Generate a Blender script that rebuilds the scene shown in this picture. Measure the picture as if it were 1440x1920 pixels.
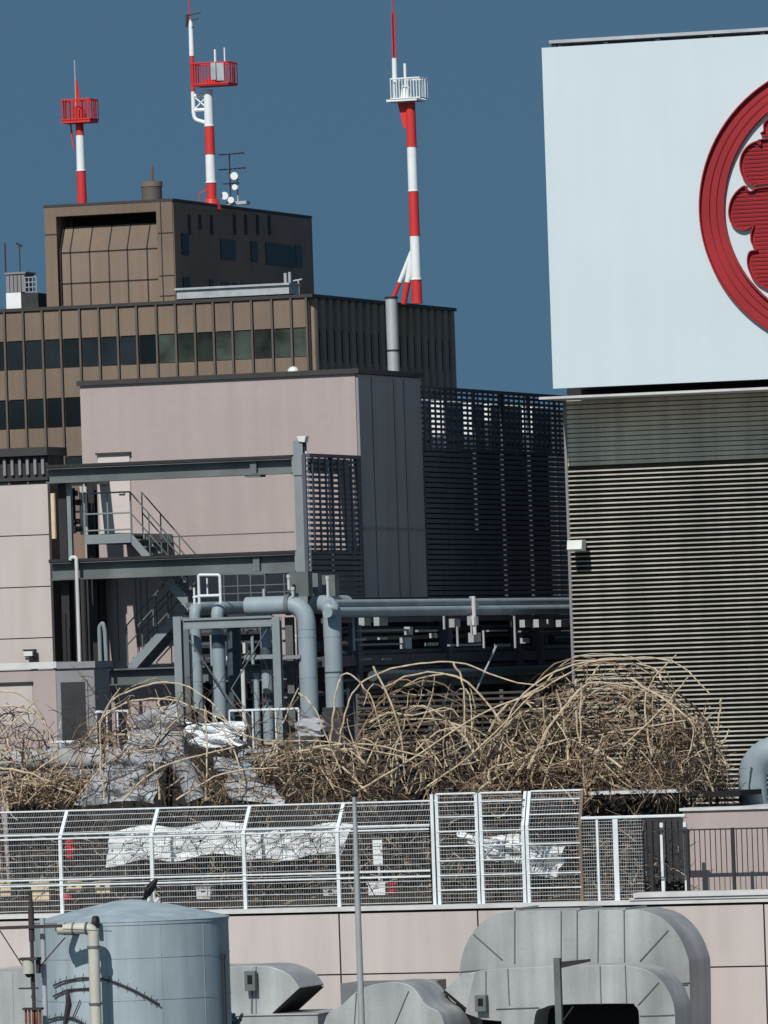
import bpy, math, random
from mathutils import Vector, Matrix
rnd = random.Random(7)
R_ = math.radians
S = bpy.context.scene
for o in list(bpy.data.objects): bpy.data.objects.remove(o)
COL = S.collection

# ------------------------------------------------------------------ camera
TH = R_(19.0)                       # the camera looks 19 degrees left of the street grid's normal
CAM = Vector((55.35, -160.74, 30.0))
F = 15000.0                         # focal length in pixels of the 1440 x 1920 photograph
PITCH, ROLL = math.atan(290 / F), R_(-1.9)
cm = Matrix.Rotation(TH, 3, 'Z') @ Matrix.Rotation(math.pi / 2 + PITCH, 3, 'X') @ Matrix.Rotation(ROLL, 3, 'Z')
cd = bpy.data.cameras.new('camera'); cam = bpy.data.objects.new('camera', cd); COL.objects.link(cam)
cam.matrix_world = Matrix.Translation(CAM) @ cm.to_4x4()
cd.sensor_fit = 'VERTICAL'; cd.sensor_height = 48.0; cd.sensor_width = 36.0; cd.lens = 48.0 * F / 1920
cd.clip_start = 1; cd.clip_end = 20000
S.camera = cam

# ------------------------------------------------------------------ light
SUN_EL, SUN_AZ = R_(42), R_(4)     # azimuth: left of the facade normal
tosun = Vector((-math.sin(SUN_AZ) * math.cos(SUN_EL), -math.cos(SUN_AZ) * math.cos(SUN_EL), math.sin(SUN_EL)))
sd = bpy.data.lights.new('sun', 'SUN'); sd.energy = 3.7; sd.angle = R_(0.5); sd.color = (1.0, 0.965, 0.915)
so = bpy.data.objects.new('sun', sd); COL.objects.link(so)
so.rotation_euler = tosun.to_track_quat('Z', 'Y').to_euler()
W = bpy.data.worlds.new('World'); S.world = W; W.use_nodes = True
wn, wl = W.node_tree.nodes, W.node_tree.links
wn.clear()
sky = wn.new('ShaderNodeTexSky'); sky.sky_type = 'NISHITA'; sky.sun_disc = False
sky.sun_elevation = SUN_EL; sky.sun_rotation = math.atan2(tosun.x, tosun.y)
sky.altitude = 300; sky.air_density = 1.0; sky.dust_density = 0.3; sky.ozone_density = 2.0
tc = wn.new('ShaderNodeTexCoord'); mp = wn.new('ShaderNodeVectorMath'); mp.operation = 'ADD'; mp.inputs[1].default_value = (0, 0, 0.8)
nm = wn.new('ShaderNodeVectorMath'); nm.operation = 'NORMALIZE'
bg = wn.new('ShaderNodeBackground'); bg.inputs[1].default_value = 0.113
tint = wn.new('ShaderNodeMix'); tint.data_type = 'RGBA'; tint.blend_type = 'MULTIPLY'; tint.inputs[0].default_value = 1
tint.inputs[7].default_value = (0.80, 1.0, 0.86, 1)
wo = wn.new('ShaderNodeOutputWorld')
wl.new(tc.outputs['Generated'], mp.inputs[0]); wl.new(mp.outputs[0], nm.inputs[0]); wl.new(nm.outputs[0], sky.inputs[0])
wl.new(sky.outputs[0], tint.inputs[6]); wl.new(tint.outputs[2], bg.inputs[0]); wl.new(bg.outputs[0], wo.inputs[0])
S.view_settings.view_transform = 'Standard'; S.view_settings.look = 'None'
S.view_settings.exposure = 0.0; S.view_settings.gamma = 1.0; S.view_settings.use_curve_mapping = False

# ------------------------------------------------------------------ from photograph to place
def ray(px, py):
    return cm @ Vector(((px - 720) / F, -(py - 960) / F, -1))
def P(px, py, y):                    # point of the plane y = const
    d = ray(px, py); return CAM + d * ((y - CAM.y) / d.y)
def PX(px, py, x):                   # point of the plane x = const
    d = ray(px, py); return CAM + d * ((x - CAM.x) / d.x)
def rect(l, t, r, b, y):             # x0, x1, z0, z1 of an upright rectangle on a front facade
    mx, my = (l + r) / 2, (t + b) / 2
    return P(l, my, y).x, P(r, my, y).x, P(mx, b, y).z, P(mx, t, y).z
def rects(l, t, r, b, x):            # y0, y1, z0, z1 on a side facade
    mx, my = (l + r) / 2, (t + b) / 2
    return PX(l, my, x).y, PX(r, my, x).y, PX(mx, b, x).z, PX(mx, t, x).z

# ------------------------------------------------------------------ materials
def mat(name, col, rough=0.7, var=0.12, scale=1.5, streak=0.0, metal=0.0, bump=0.0, bscale=20, spec=0.3, dirt=None, dirt_amt=0.0, fine=0.0, rand=0.0):
    m = bpy.data.materials.new(name); m.use_nodes = True
    n, l = m.node_tree.nodes, m.node_tree.links
    b = n['Principled BSDF']; b.inputs['Roughness'].default_value = rough; b.inputs['Metallic'].default_value = metal
    b.inputs['Specular IOR Level'].default_value = spec
    t = n.new('ShaderNodeTexCoord'); base = None
    def noise(sc, vec=(1, 1, 1), det=5):
        mpn = n.new('ShaderNodeMapping'); mpn.inputs['Scale'].default_value = vec
        l.new(t.outputs['Object'], mpn.inputs[0])
        x = n.new('ShaderNodeTexNoise'); x.inputs['Scale'].default_value = sc; x.inputs['Detail'].default_value = det
        l.new(mpn.outputs[0], x.inputs['Vector']); return x.outputs['Fac']
    def mul(colsock, fac, lo, hi):
        r = n.new('ShaderNodeMapRange'); r.inputs['From Min'].default_value = 0.3; r.inputs['From Max'].default_value = 0.7
        r.inputs['To Min'].default_value = lo; r.inputs['To Max'].default_value = hi; l.new(fac, r.inputs['Value'])
        x = n.new('ShaderNodeVectorMath'); x.operation = 'SCALE'
        if colsock is None: x.inputs[0].default_value = col[:3]
        else: l.new(colsock, x.inputs[0])
        l.new(r.outputs[0], x.inputs['Scale']); return x.outputs[0]
    base = mul(None, noise(scale), 1 - var, 1 + var)
    if streak: base = mul(base, noise(3.0, (1, 1, 0.06)), 1 - streak, 1 + streak * 0.5)
    if fine: base = mul(base, noise(scale * 14, det=3), 1 - fine, 1 + fine)
    if rand:
        oi = n.new('ShaderNodeObjectInfo'); x = n.new('ShaderNodeMapRange'); x.inputs['To Min'].default_value = 1 - rand; x.inputs['To Max'].default_value = 1 + rand * 1.6
        l.new(oi.outputs['Random'], x.inputs['Value']); y = n.new('ShaderNodeVectorMath'); y.operation = 'SCALE'; l.new(base, y.inputs[0]); l.new(x.outputs[0], y.inputs['Scale']); base = y.outputs[0]
    if dirt:
        mx = n.new('ShaderNodeMix'); mx.data_type = 'RGBA'
        r = n.new('ShaderNodeMapRange'); r.inputs['From Min'].default_value = 0.5; r.inputs['From Max'].default_value = 0.72
        r.inputs['To Max'].default_value = dirt_amt; l.new(noise(1.1, (1, 1, 0.25), 8), r.inputs['Value'])
        l.new(r.outputs[0], mx.inputs[0]); l.new(base, mx.inputs[6]); mx.inputs[7].default_value = (*dirt, 1); base = mx.outputs[2]
    l.new(base, b.inputs['Base Color'])
    if bump:
        bp = n.new('ShaderNodeBump'); bp.inputs['Strength'].default_value = bump; bp.inputs['Distance'].default_value = 0.03
        l.new(noise(bscale), bp.inputs['Height']); l.new(bp.outputs[0], b.inputs['Normal'])
    return m
M = dict(
    asphalt=mat('asphalt', (.05, .05, .052), .9, .2, .3), roof=mat('roof_membrane', (.16, .16, .155), .9, .25, .6, dirt=(.07, .065, .06), dirt_amt=.6),
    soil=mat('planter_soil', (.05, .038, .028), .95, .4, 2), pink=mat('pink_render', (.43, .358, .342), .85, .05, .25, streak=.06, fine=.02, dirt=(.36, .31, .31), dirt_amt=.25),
    pinkpanel=mat('pink_panel', (.55, .485, .455), .8, .06, .3, streak=.07, dirt=(.4, .34, .31), dirt_amt=.4), joint=mat('joint_shadow_gap', (.035, .03, .032), .9),  # panel pink is a paler base colour of its own
    pinkdoor=mat('cream_door', (.62, .55, .52), .6, .04), cap=mat('dark_coping', (.05, .045, .045), .6),
    whitecap=mat('pale_coping', (.62, .61, .6), .7, .1, 2, dirt=(.3, .28, .27), dirt_amt=.5),
    grey=mat('charcoal_cladding', (.26, .25, .262), .6, .08, .4, streak=.12), bed=mat('shade_dark_wall', (.03, .027, .024), .95, .4, 2), dgrey=mat('dark_wall', (.04, .042, .045), .8, .2),  # bed: dark wall colour, near-black to stand in for shade under the vines
    navy=mat('navy_louver_paint', (.085, .09, .115), .55, .15), black=mat('black_recess', (.012, .012, .014), .9),
    steel=mat('grey_green_steel_paint', (.135, .152, .153), .6, .3, .8, dirt=(.08, .085, .085), dirt_amt=.6),
    steell=mat('light_steel_paint', (.24, .275, .285), .55, .12, 1, dirt=(.15, .17, .17), dirt_amt=.5),
    pipe=mat('pale_blue_pipe_jacket', (.29, .35, .38), .5, .1, 1.2, streak=.08, dirt=(.16, .19, .2), dirt_amt=.4, bump=.15, bscale=3),
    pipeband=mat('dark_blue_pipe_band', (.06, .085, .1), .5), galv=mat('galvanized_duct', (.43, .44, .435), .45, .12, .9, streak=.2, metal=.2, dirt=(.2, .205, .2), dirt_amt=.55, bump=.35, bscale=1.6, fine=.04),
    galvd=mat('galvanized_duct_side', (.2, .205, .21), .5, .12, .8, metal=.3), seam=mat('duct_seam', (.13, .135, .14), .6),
    tank=mat('blue_grey_tank_paint', (.36, .43, .462), .6, .11, .8, streak=.22, dirt=(.24, .28, .3), dirt_amt=.5),
    cream=mat('cream_pipe_paint', (.52, .52, .43), .5, .1, 3, dirt=(.3, .28, .2), dirt_amt=.6), rust=mat('rusty_metal', (.2, .08, .05), .85, .4, 6),
    pole=mat('dark_pole', (.05, .04, .04), .7, .3, 4), bird=mat('black_feathers', (.008, .008, .01), .6),
    white=mat('white_sign_panel', (.6, .685, .715), .5, .025, .3, streak=.02), red=mat('red_sign_tray', (.33, .022, .028), .55, .12, .8, streak=.1),
    louv=mat('louver_slat_paint', (.5, .48, .415), .6, .18, .8, streak=.2), louvb=mat('louver_back', (.03, .03, .028), .9),
    louvup=mat('upper_louver_paint', (.86, .76, .57), .6, .14, .7, streak=.2),
    mred=mat('mast_red_paint', (.62, .045, .04), .45, .08, .4), mwhite=mat('mast_white_paint', (.82, .84, .83), .45, .04),
    brown=mat('brown_panel', (.205, .15, .11), .7, .16, .12, streak=.08), brown2=mat('brown_fin', (.12, .1, .085), .6, .1, .3),
    slatd=mat('weathered_dark_slat', (.075, .068, .055), .9, .3, 2), rib=mat('brown_rib', (.26, .195, .15), .7, .1, .3), brownd=mat('dark_brown_cladding', (.25, .165, .12), .7, .12, .2, streak=.1), glass=mat('dark_window_glass', (.012, .017, .02), .25, .35, .2, spec=.12, rand=.6),
    glassg=mat('green_window_glass', (.035, .045, .038), .3, .6, .5, spec=.15, rand=.5), silver=mat('stainless_flue', (.58, .58, .56), .35, .1, 1, metal=.35, spec=.6),
    wirew=mat('white_fence_paint', (.7, .74, .75), .5, .08, 5), wire=mat('fence_mesh_wire', (.5, .52, .52), .6, .15, 5),
    straw=mat('dry_vine_straw', (.56, .45, .31), .8, .3, 8), cane=mat('brown_vine', (.27, .185, .12), .85, .35, 8), twig=mat('dark_twig', (.05, .037, .03), .9, .4, 8),
    cloth=mat('white_tarpaulin', (.78, .8, .8), .7, .06, 3, bump=.3, bscale=6), cloth2=mat('grey_tarpaulin', (.36, .37, .385), .8, .35, 2, bump=.4, bscale=5),
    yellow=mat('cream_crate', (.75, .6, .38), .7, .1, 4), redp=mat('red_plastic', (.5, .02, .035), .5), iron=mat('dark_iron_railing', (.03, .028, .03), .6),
    lamp=mat('white_lamp_housing', (.7, .72, .68), .5), leafd=mat('dark_evergreen_leaf', (.05, .06, .03), .8, .5, 6), sill=mat('pale_grey_metal', (.4, .42, .43), .5, .15),
    brownl=mat('dead_leaves', (.26, .165, .1), .9, .4, 9))

# ------------------------------------------------------------------ mesh building
class MB:
    def __init__(s): s.v = []; s.f = []; s.mi = []; s.m = 0; s.sm = []; s.smooth = False
    def face(s, ids): s.f.append(tuple(ids)); s.mi.append(s.m); s.sm.append(s.smooth)
    def box(s, x0, x1, y0, y1, z0, z1):
        if x0 > x1: x0, x1 = x1, x0
        if y0 > y1: y0, y1 = y1, y0
        if z0 > z1: z0, z1 = z1, z0
        b = len(s.v)
        s.v += [(x, y, z) for z in (z0, z1) for y in (y0, y1) for x in (x0, x1)]
        for q in ((0, 2, 3, 1), (4, 5, 7, 6), (0, 1, 5, 4), (2, 6, 7, 3), (0, 4, 6, 2), (1, 3, 7, 5)): s.face([b + i for i in q])
        return s
    def bar(s, a, b, w, h=None, up=(0, 0, 1)):      # rectangular bar between two points
        a, b = Vector(a), Vector(b); h = h or w; d = (b - a).normalized(); u = Vector(up)
        if abs(d.dot(u)) > .99: u = Vector((0, 1, 0))
        r = d.cross(u).normalized() * (w / 2); u = r.cross(d).normalized() * (h / 2); k = len(s.v)
        for p in (a, b): s.v += [tuple(p - r - u), tuple(p + r - u), tuple(p + r + u), tuple(p - r + u)]
        for q in ((0, 1, 2, 3), (7, 6, 5, 4), (0, 4, 5, 1), (1, 5, 6, 2), (2, 6, 7, 3), (3, 7, 4, 0)): s.face([k + i for i in q])
        return s
    def tube(s, pts, r, n=8, cap=True):
        pts = [Vector(p) for p in pts]; k = len(s.v); N = len(pts); rr = r if isinstance(r, (list, tuple)) else [r] * N
        prev = None; sm = s.smooth; s.smooth = n > 5 or sm
        for i, p in enumerate(pts):
            d = (pts[min(i + 1, N - 1)] - pts[max(i - 1, 0)])
            d = d.normalized() if d.length > 1e-9 else Vector((0, 0, 1))
            if prev is None:
                a = Vector((0, 0, 1)) if abs(d.z) < .9 else Vector((1, 0, 0)); prev = (a - d * a.dot(d)).normalized()
            else:
                prev = prev - d * prev.dot(d); prev = prev.normalized() if prev.length > 1e-6 else d.orthogonal().normalized()
            q = d.cross(prev)
            for j in range(n):
                t = 2 * math.pi * j / n; s.v.append(tuple(p + (prev * math.cos(t) + q * math.sin(t)) * rr[i]))
        for i in range(N - 1):
            for j in range(n):
                a, b = k + i * n + j, k + i * n + (j + 1) % n; s.face((a, b, b + n, a + n))
        s.smooth = False
        if cap: s.face([k + j for j in range(n)][::-1]); s.face([k + (N - 1) * n + j for j in range(n)])
        s.smooth = sm
        return s
    def prism(s, poly, a, b, axis='y', smooth_side=False):   # polygon of (x, z) along y, (y, z) along x, or (x, y) along z
        k = len(s.v); n = len(poly)
        for t in (a, b):
            for p in poly: s.v.append((p[0], t, p[1]) if axis == 'y' else (t, p[0], p[1]) if axis == 'x' else (p[0], p[1], t))
        s.face([k + i for i in range(n)]); s.face([k + n + i for i in range(n)][::-1])
        sm = s.smooth; s.smooth = smooth_side
        for i in range(n): s.face((k + i, k + n + i, k + n + (i + 1) % n, k + (i + 1) % n))
        s.smooth = sm
        return s
    def build(s, name, mats, parent=None, bevel=0.0):
        me = bpy.data.meshes.new(name)
        if parent is None:
            xs = [v[0] for v in s.v]; ys = [v[1] for v in s.v]; o3 = Vector(((min(xs) + max(xs)) / 2, (min(ys) + max(ys)) / 2, min(v[2] for v in s.v)))
        else:
            r = parent
            while r.parent: r = r.parent
            o3 = Vector(r['_o'])
        me.from_pydata([(v[0] - o3.x, v[1] - o3.y, v[2] - o3.z) for v in s.v], [], s.f)
        ms = mats if isinstance(mats, (list, tuple)) else [mats]
        for m in ms: me.materials.append(m if not isinstance(m, str) else M[m])
        me.polygons.foreach_set('material_index', s.mi); me.polygons.foreach_set('use_smooth', s.sm)
        import bmesh
        bm = bmesh.new(); bm.from_mesh(me); bmesh.ops.recalc_face_normals(bm, faces=bm.faces); bm.to_mesh(me); bm.free()
        o = bpy.data.objects.new(name, me); COL.objects.link(o)
        if parent is None: o.location = o3; o['_o'] = tuple(o3)
        else: o.parent = parent
        me.set_sharp_from_angle(angle=R_(38))
        if bevel:
            b = o.modifiers.new('bevel', 'BEVEL'); b.width = bevel; b.segments = 2; b.limit_method = 'ANGLE'; b.angle_limit = R_(50)
        return o
def thing(name, label, cat, loc, group=None):
    o = bpy.data.objects.new(name, None); COL.objects.link(o); o.empty_display_size = .3
    o.location = loc; o['_o'] = tuple(loc); o['label'] = label; o['category'] = cat
    if group: o['group'] = group
    return o
def tag(o, label, cat, group=None):
    o['label'] = label; o['category'] = cat
    if group: o['group'] = group
    return o
def copy_tree(o, parent=None, loc=None):
    c = o.copy(); COL.objects.link(c)
    if parent: c.parent = parent
    if loc is not None: c.location = loc; c['_o'] = tuple(loc)
    for ch in list(o.children): copy_tree(ch, c)
    return c
V = Vector
def struct(o): o['kind'] = 'structure'; return o
def arc(cx, cz, r, a0, a1, n, sx=1.0):
    return [(cx + r * sx * math.cos(R_(a0 + (a1 - a0) * i / n)), cz + r * math.sin(R_(a0 + (a1 - a0) * i / n))) for i in range(n + 1)]
def bend(pts, rad, n=7):             # round the corners of a polyline
    pts = [Vector(p) for p in pts]; out = [pts[0]]
    for i in range(1, len(pts) - 1):
        a, b, c = pts[i - 1], pts[i], pts[i + 1]
        da, dc = (a - b), (c - b); r = min(rad, da.length * .49, dc.length * .49)
        p, q = b + da.normalized() * r, b + dc.normalized() * r
        for k in range(n + 1):
            t = k / n; out.append(p * (1 - t) ** 2 + b * 2 * t * (1 - t) + q * t * t)
    out.append(pts[-1]); return out

# ================================================================== GROUND
g = MB(); g.box(-9000, 9000, -3000, 12000, -1, 0); struct(g.build('ground', 'asphalt'))

# ================================================================== FAR BROWN OFFICE BUILDING
YB = 397.0
corner = P(578, 554, YB); XB = corner.x; ZB = corner.z
ob = thing('office_building', 'far brown office building with rows of dark windows and a stepped tower on top', 'building', (XB, YB, 0))
xl = P(-90, 600, YB).x; yb2 = PX(853, 580, XB + .35).y
b = MB(); b.box(xl, XB, YB, yb2, 0, ZB - .15)
b.build('wall', 'brownd', ob)
b = MB(); b.box(xl - .3, XB + .42, YB - .32, yb2 + .2, ZB - .15, ZB + .1); b.build('roof_edge', 'cap', ob)
finpx = [-61, -26, 10, 45, 81, 115, 151, 187, 222, 258, 295, 331, 367, 402, 437, 474, 512, 548, 577]
fx = [P(p, 600, YB).x for p in finpx]
b = MB()
for x in fx: b.box(x - .07, x + .07, YB - .3, YB - .005, 60 if 60 < ZB - 40 else ZB - 45, ZB - .16)
b.build('mullion', 'brown2', ob)
rowz = []
for (pxx, t, bb) in ((30, 641, 693), (30, 751, 804), (30, 861, 914)): rowz.append((P(pxx, t, YB).z, P(pxx, bb, YB).z))
b = MB(); tops = [ZB - .16] + [r[1] for r in rowz]; bots = [r[0] for r in rowz] + [rowz[-1][1] - 2]
for i in range(len(fx) - 1):
    for t, bo in zip(tops, bots): b.box(fx[i] + .13, fx[i + 1] - .13, YB - .16, YB - .004, bo + .06, t - .06)
b.build('spandrel_panel', 'brown', ob)
for r, (t, bo) in enumerate(rowz):
    for i in range(len(fx) - 1):
        if r and i > 6: continue
        w = MB(); w.box(fx[i] + .12, fx[i + 1] - .12, YB - .06, YB - .003, bo, t)
        w.build('window', 'glassg' if (r == 0 and i > 9) else 'glass', ob)
# side ribs
n = 19; b = MB()
for i in range(n + 1):
    y = YB + .8 + (yb2 - YB - 1.2) * i / n
    prof = [(XB, 0)] ; w = .42
    b.prism([(XB + .002, y - w), (XB + .24, y - w * .8), (XB + .38, y - w * .1), (XB + .38, y + w * .3), (XB + .002, y + w)], ZB - 34, ZB - .16, 'z')
b.build('side_rib', 'rib', ob)
for k, (t, bo) in enumerate(rowz[:2]):
    for i in range(n):
        y0 = YB + .8 + (yb2 - YB - 1.2) * i / n + .45; y1 = YB + .8 + (yb2 - YB - 1.2) * (i + 1) / n - .45
        w = MB(); w.box(XB + .002, XB + .09, y0, y1, bo - .3, t); w.build('window', 'glass', ob)
# tower
YT = YB + 4; tc_ = P(322, 372, YT); XT, ZT = tc_.x, tc_.z; xt0 = P(83, 420, YT).x; yt2 = PX(583, 405, XT).y
sx0, sx1, sz0, sz1 = rect(108, 401, 296, 600, YT)
b = MB()
b.box(xt0, sx0, YT, YT + 3, ZB, ZT - .2); b.box(sx1, XT, YT, YT + 3, ZB, ZT - .2); b.box(sx0, sx1, YT, YT + 3, sz1, ZT - .2)
b.box(xt0, XT, YT + 3, yt2, ZB, ZT - .2)
b.build('tower_wall', ['brown', 'brownd'], ob)
b = MB(); b.box(XT + .002, XT + .06, YT + .1, yt2, ZB, ZT - .25); b.build('tower_side_cladding', 'brownd', ob)
b = MB(); b.box(xt0 - .03, XT + .09, YT - .03, yt2 + .05, ZT - .2, ZT); b.build('tower_roof_edge', 'cap', ob)
za = P(200, 421, YT).z; zb_ = P(200, 466, YT).z
b = MB(); b.prism([(YT + 2.6, za), (YT + 2.6, ZB), (YT + .2, ZB), (YT + .2, zb_), (YT + 1.1, za)], sx0 + .3, sx1 - .002, 'x'); b.build('hood_panel', 'brown', ob)
b = MB()
for p in (112, 131, 167, 203, 238, 275): x = P(p, 500, YT).x; b.prism([(YT + .17, ZB), (YT + .17, zb_), (YT + 1.07, za), (YT + 1.1, za), (YT + .2, zb_), (YT + .2, ZB)], x - .05, x + .05, 'x')
for p in (304,): x = P(p, 480, YT).x; b.box(x - .04, x + .04, YT - .02, YT - .001, ZB, ZT - .25)
for q in (470, 528): z = P(200, q, YT).z; b.box(sx0 + .3, sx1, YT + .17, YT + .198, z - .05, z + .05)
for q in (437, 517, 555): z = P(308, q, YT).z; b.box(sx1 + .1, XT, YT - .022, YT - .001, z - .04, z + .04)
z = P(95, 440, YT).z; b.box(xt0, sx0, YT - .022, YT - .001, z - .04, z + .04)
b.build('panel_joint', 'joint', ob)
b = MB(); b.box(sx0 + .3, sx1, YT + 2.7, YT + 2.98, za, sz1); b.build('dark_slot', 'black', ob)
for (l, t, r, bb) in ((340, 438, 353, 478), (413, 449, 441, 487), (470, 453, 482, 490), (498, 458, 553, 498), (554, 460, 566, 500), (343, 520, 356, 548), (392, 524, 400, 545), (415, 529, 430, 543), (437, 530, 444, 544), (452, 531, 466, 544)):
    y0, y1, z0, z1 = rects(l, t, r, bb, XT + .06); w = MB(); w.box(XT + .061, XT + .12, y0, y1, z0, z1); w.build('window', 'glass', ob)
for l in (352, 372, 394, 437, 458, 480, 502):
    y0, y1, z0, z1 = rects(l, 403, l + 5, 440 if l != 372 else 430, XT + .06); w = MB(); w.box(XT + .061, XT + .1, y0, y1, z0, z1); w.build('vent_slot', 'dgrey', ob)
# low strip on the shoulder roof
p0 = P(342, 557, YB + 2); p1 = P(552, 545, YB + 2)
b = MB(); b.box(p0.x, p1.x, YB + .8, YB + 3, ZB + .25, ZB + .9)
b.box(p0.x - .1, p1.x + .1, YB + .6, YB + 3.2, ZB + .9, ZB + 1.05)
tag(b.build('roof_plinth', 'sill'), 'long low pale grey plinth on the roof shoulder in front of the brown tower', 'plinth')

# vent housing + rod on tower
c = P(285, 372, YT + 6); o = thing('roof_vent', 'squat brown round vent housing on the tower roof, between the left and middle masts', 'vent', (c.x, c.y, ZT + .12))
r = 20 / 25.3
b = MB(); vt_ = P(285, 341, YT + 6).z; b.tube([(c.x, c.y, ZT - .1), (c.x, c.y, vt_ - .4)], r * .98, 20); b.build('drum', 'brown2', o)
b = MB(); b.tube([(c.x, c.y, vt_ - .38), (c.x, c.y, vt_)], r * 1.04, 20); b.build('cap', 'brown', o)
b = MB(); b.tube([(c.x + .1, c.y, vt_ - .1), (c.x + .1, c.y, vt_ + 1.2)], .1, 8); b.build('rod', 'rust', o)

# ---- masts
def cage(mb, c, w, d, h, n=9, r=.045):
    x, y, z = c
    for zz in (0, h):
        mb.tube([(x - w, y - d, z + zz), (x + w, y - d, z + zz), (x + w, y + d, z + zz), (x - w, y + d, z + zz), (x - w, y - d, z + zz)], r * 1.5, 5)
    for i in range(n + 1):
        for yy in (-d, d): mb.tube([(x - w + 2 * w * i / n, y + yy, z), (x - w + 2 * w * i / n, y + yy, z + h)], r, 4)
    for i in range(1, 4):
        for xx in (-w, w): mb.tube([(x + xx, y - d + 2 * d * i / 4, z), (x + xx, y - d + 2 * d * i / 4, z + h)], r, 4)
def banded(o, x, y, cuts, r0, r1, name='pole'):      # cuts: z values from the base up, painted red first
    mb = MB(); zt, zb2 = cuts[-1], cuts[0]
    for i in range(len(cuts) - 1):
        mb.m = i % 2
        ra = r0 + (r1 - r0) * (cuts[i] - zb2) / (zt - zb2); rb = r0 + (r1 - r0) * (cuts[i + 1] - zb2) / (zt - zb2)
        mb.tube([(x, y, cuts[i]), (x, y, cuts[i + 1])], [ra, rb], 20)
        mb.tube([(x, y, cuts[i] - .04), (x, y, cuts[i] + .04)], ra * 1.12, 20)
    return mb.build(name, ['mred', 'mwhite'], o)
PM = 15000 / 600.                    # pixels per metre out there
# left mast
ym = YT + 14; base = P(154, 378, ym); zz = lambda py, px=150, y=ym: P(px, py, y).z
m = thing('radio_mast', 'short red and white mast with a red cage, leftmost on the brown tower', 'mast', (base.x, ym, ZT), 'red and white masts')
banded(m, base.x, ym, [ZT, zz(320), zz(252), zz(222)], .38, .30)
b = MB(); cage(b, (base.x + .05, ym, zz(225)), 29 / PM, .9, 38 / PM); b.build('cage', 'mred', m)
b = MB(); b.box(base.x - 1.15, base.x + 1.2, ym - .9, ym + .9, zz(231), zz(225)); b.bar((base.x - .55, ym, zz(278)), (base.x - .75, ym, zz(232)), .1); b.build('platform', 'mred', m)
b = MB(); b.tube([(base.x, ym, zz(225)), (base.x - .1, ym, zz(200))], .42, 12); b.tube([(base.x + .3, ym - .3, zz(222)), (base.x + .3, ym - .3, zz(206))], .25, 10); b.build('equipment_drum', 'mred', m)
b = MB(); b.tube([(base.x - .15, ym, zz(225)), (base.x - .15, ym, zz(150))], .1, 6); b.tube([(base.x + .02, ym, zz(225)), (base.x + .02, ym, zz(165))], .06, 6); b.build('whip', 'mred', m)
b = MB(); b.tube([(base.x - .25, ym, zz(200)), (base.x - .25, ym, zz(112))], .05, 5); b.build('antenna', 'sill', m)
# middle mast
ym = YT + 10; base = P(397, 378, ym); zz = lambda py, px=395, y=None: P(px, py, YT + 10).z; xx = lambda px, py: P(px, py, YT + 10).x
m = thing('radio_mast', 'tall red and white mast with offset top pole and red cage, middle of three', 'mast', (base.x, ym, ZT), 'red and white masts')
banded(m, base.x, ym, [ZT - .5, zz(342), zz(288), zz(236), zz(168)], .40, .34)
b = MB(); b.tube([(base.x, ym, ZT - .4), (base.x, ym, ZT + .4)], [.75, .5], 16); b.bar((base.x - .8, ym - .5, ZT + .9), (base.x - .8, ym - .5, ZT - .3), .07); b.bar((base.x - .8, ym - .5, ZT + .9), (base.x - .3, ym - .4, ZT + 1.1), .07); b.build('base_flange', 'mred', m)
ox = xx(361, 150) 
b = MB(); b.m = 1; b.tube([(ox + .0, ym, zz(212)), (ox, ym, zz(170))], .16, 10); b.m = 0; b.tube([(ox, ym, zz(170)), (ox, ym, zz(103))], .16, 10)
b.m = 1; b.tube([(ox, ym, zz(103)), (ox, ym, zz(45)), (ox, ym, zz(35))], [.2, .17, .1], 10); b.build('top_pole', ['mred', 'mwhite'], m)
b = MB(); b.tube(bend([(ox, ym, zz(206)), (ox + .05, ym, zz(222)), (base.x, ym, zz(232))], .5), .15, 8); b.tube([(ox, ym, zz(178)), (base.x, ym, zz(178))], .14, 8); b.tube([(ox, ym, zz(205)), (base.x, ym, zz(205))], .14, 8)
b.tube([(ox, ym, zz(178)), (base.x, ym, zz(205))], .06, 6); b.tube([(base.x, ym, zz(178)), (ox, ym, zz(205))], .06, 6); b.build('bracket', 'mwhite', m)
cx = xx(402, 150)
b = MB(); cage(b, (cx, ym, zz(159)), 37 / PM, 1.0, 40 / PM, 12); b.build('cage', 'mred', m)
b = MB(); b.box(cx - 1.4, cx + 1.5, ym - 1, ym + 1, zz(162), zz(158)); b.prism([(cx - 1.1, zz(158)), (cx + .4, zz(158)), (cx + .2, zz(134)), (cx - .3, zz(146))], ym - .4, ym + .4); b.build('platform', 'mred', m)
b = MB(); b.box(cx + .15, cx + .55, ym - 1.15, ym - 1.06, zz(152), zz(120)); b.box(cx + .62, cx + 1.2, ym - 1.15, ym - 1.06, zz(154), zz(121)); b.build('antenna_panel', 'sill', m)
b = MB(); b.tube([(xx(398, 100), ym + .6, zz(120)), (xx(398, 100), ym + .6, zz(92))], .09, 6); b.tube([(xx(426, 100), ym - .6, zz(120)), (xx(426, 100), ym - .6, zz(92))], .06, 6); b.build('antenna', 'mwhite', m)
b = MB(); b.tube([(ox - .05, ym, zz(40)), (ox - .1, ym, zz(-30))], .05, 5); b.build('whip', 'mred', m)
b = MB()
for q, w in ((27, .9), (38, .7), (52, .3)): b.tube([(ox - w * .5, ym, zz(q)), (ox + w, ym - .2, zz(q - 4))], .035, 4)
b.tube([(ox - .35, ym, zz(48)), (ox - .22, ym, zz(24))], .11, 6); b.build('yagi_antenna', 'pole', m)
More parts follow.
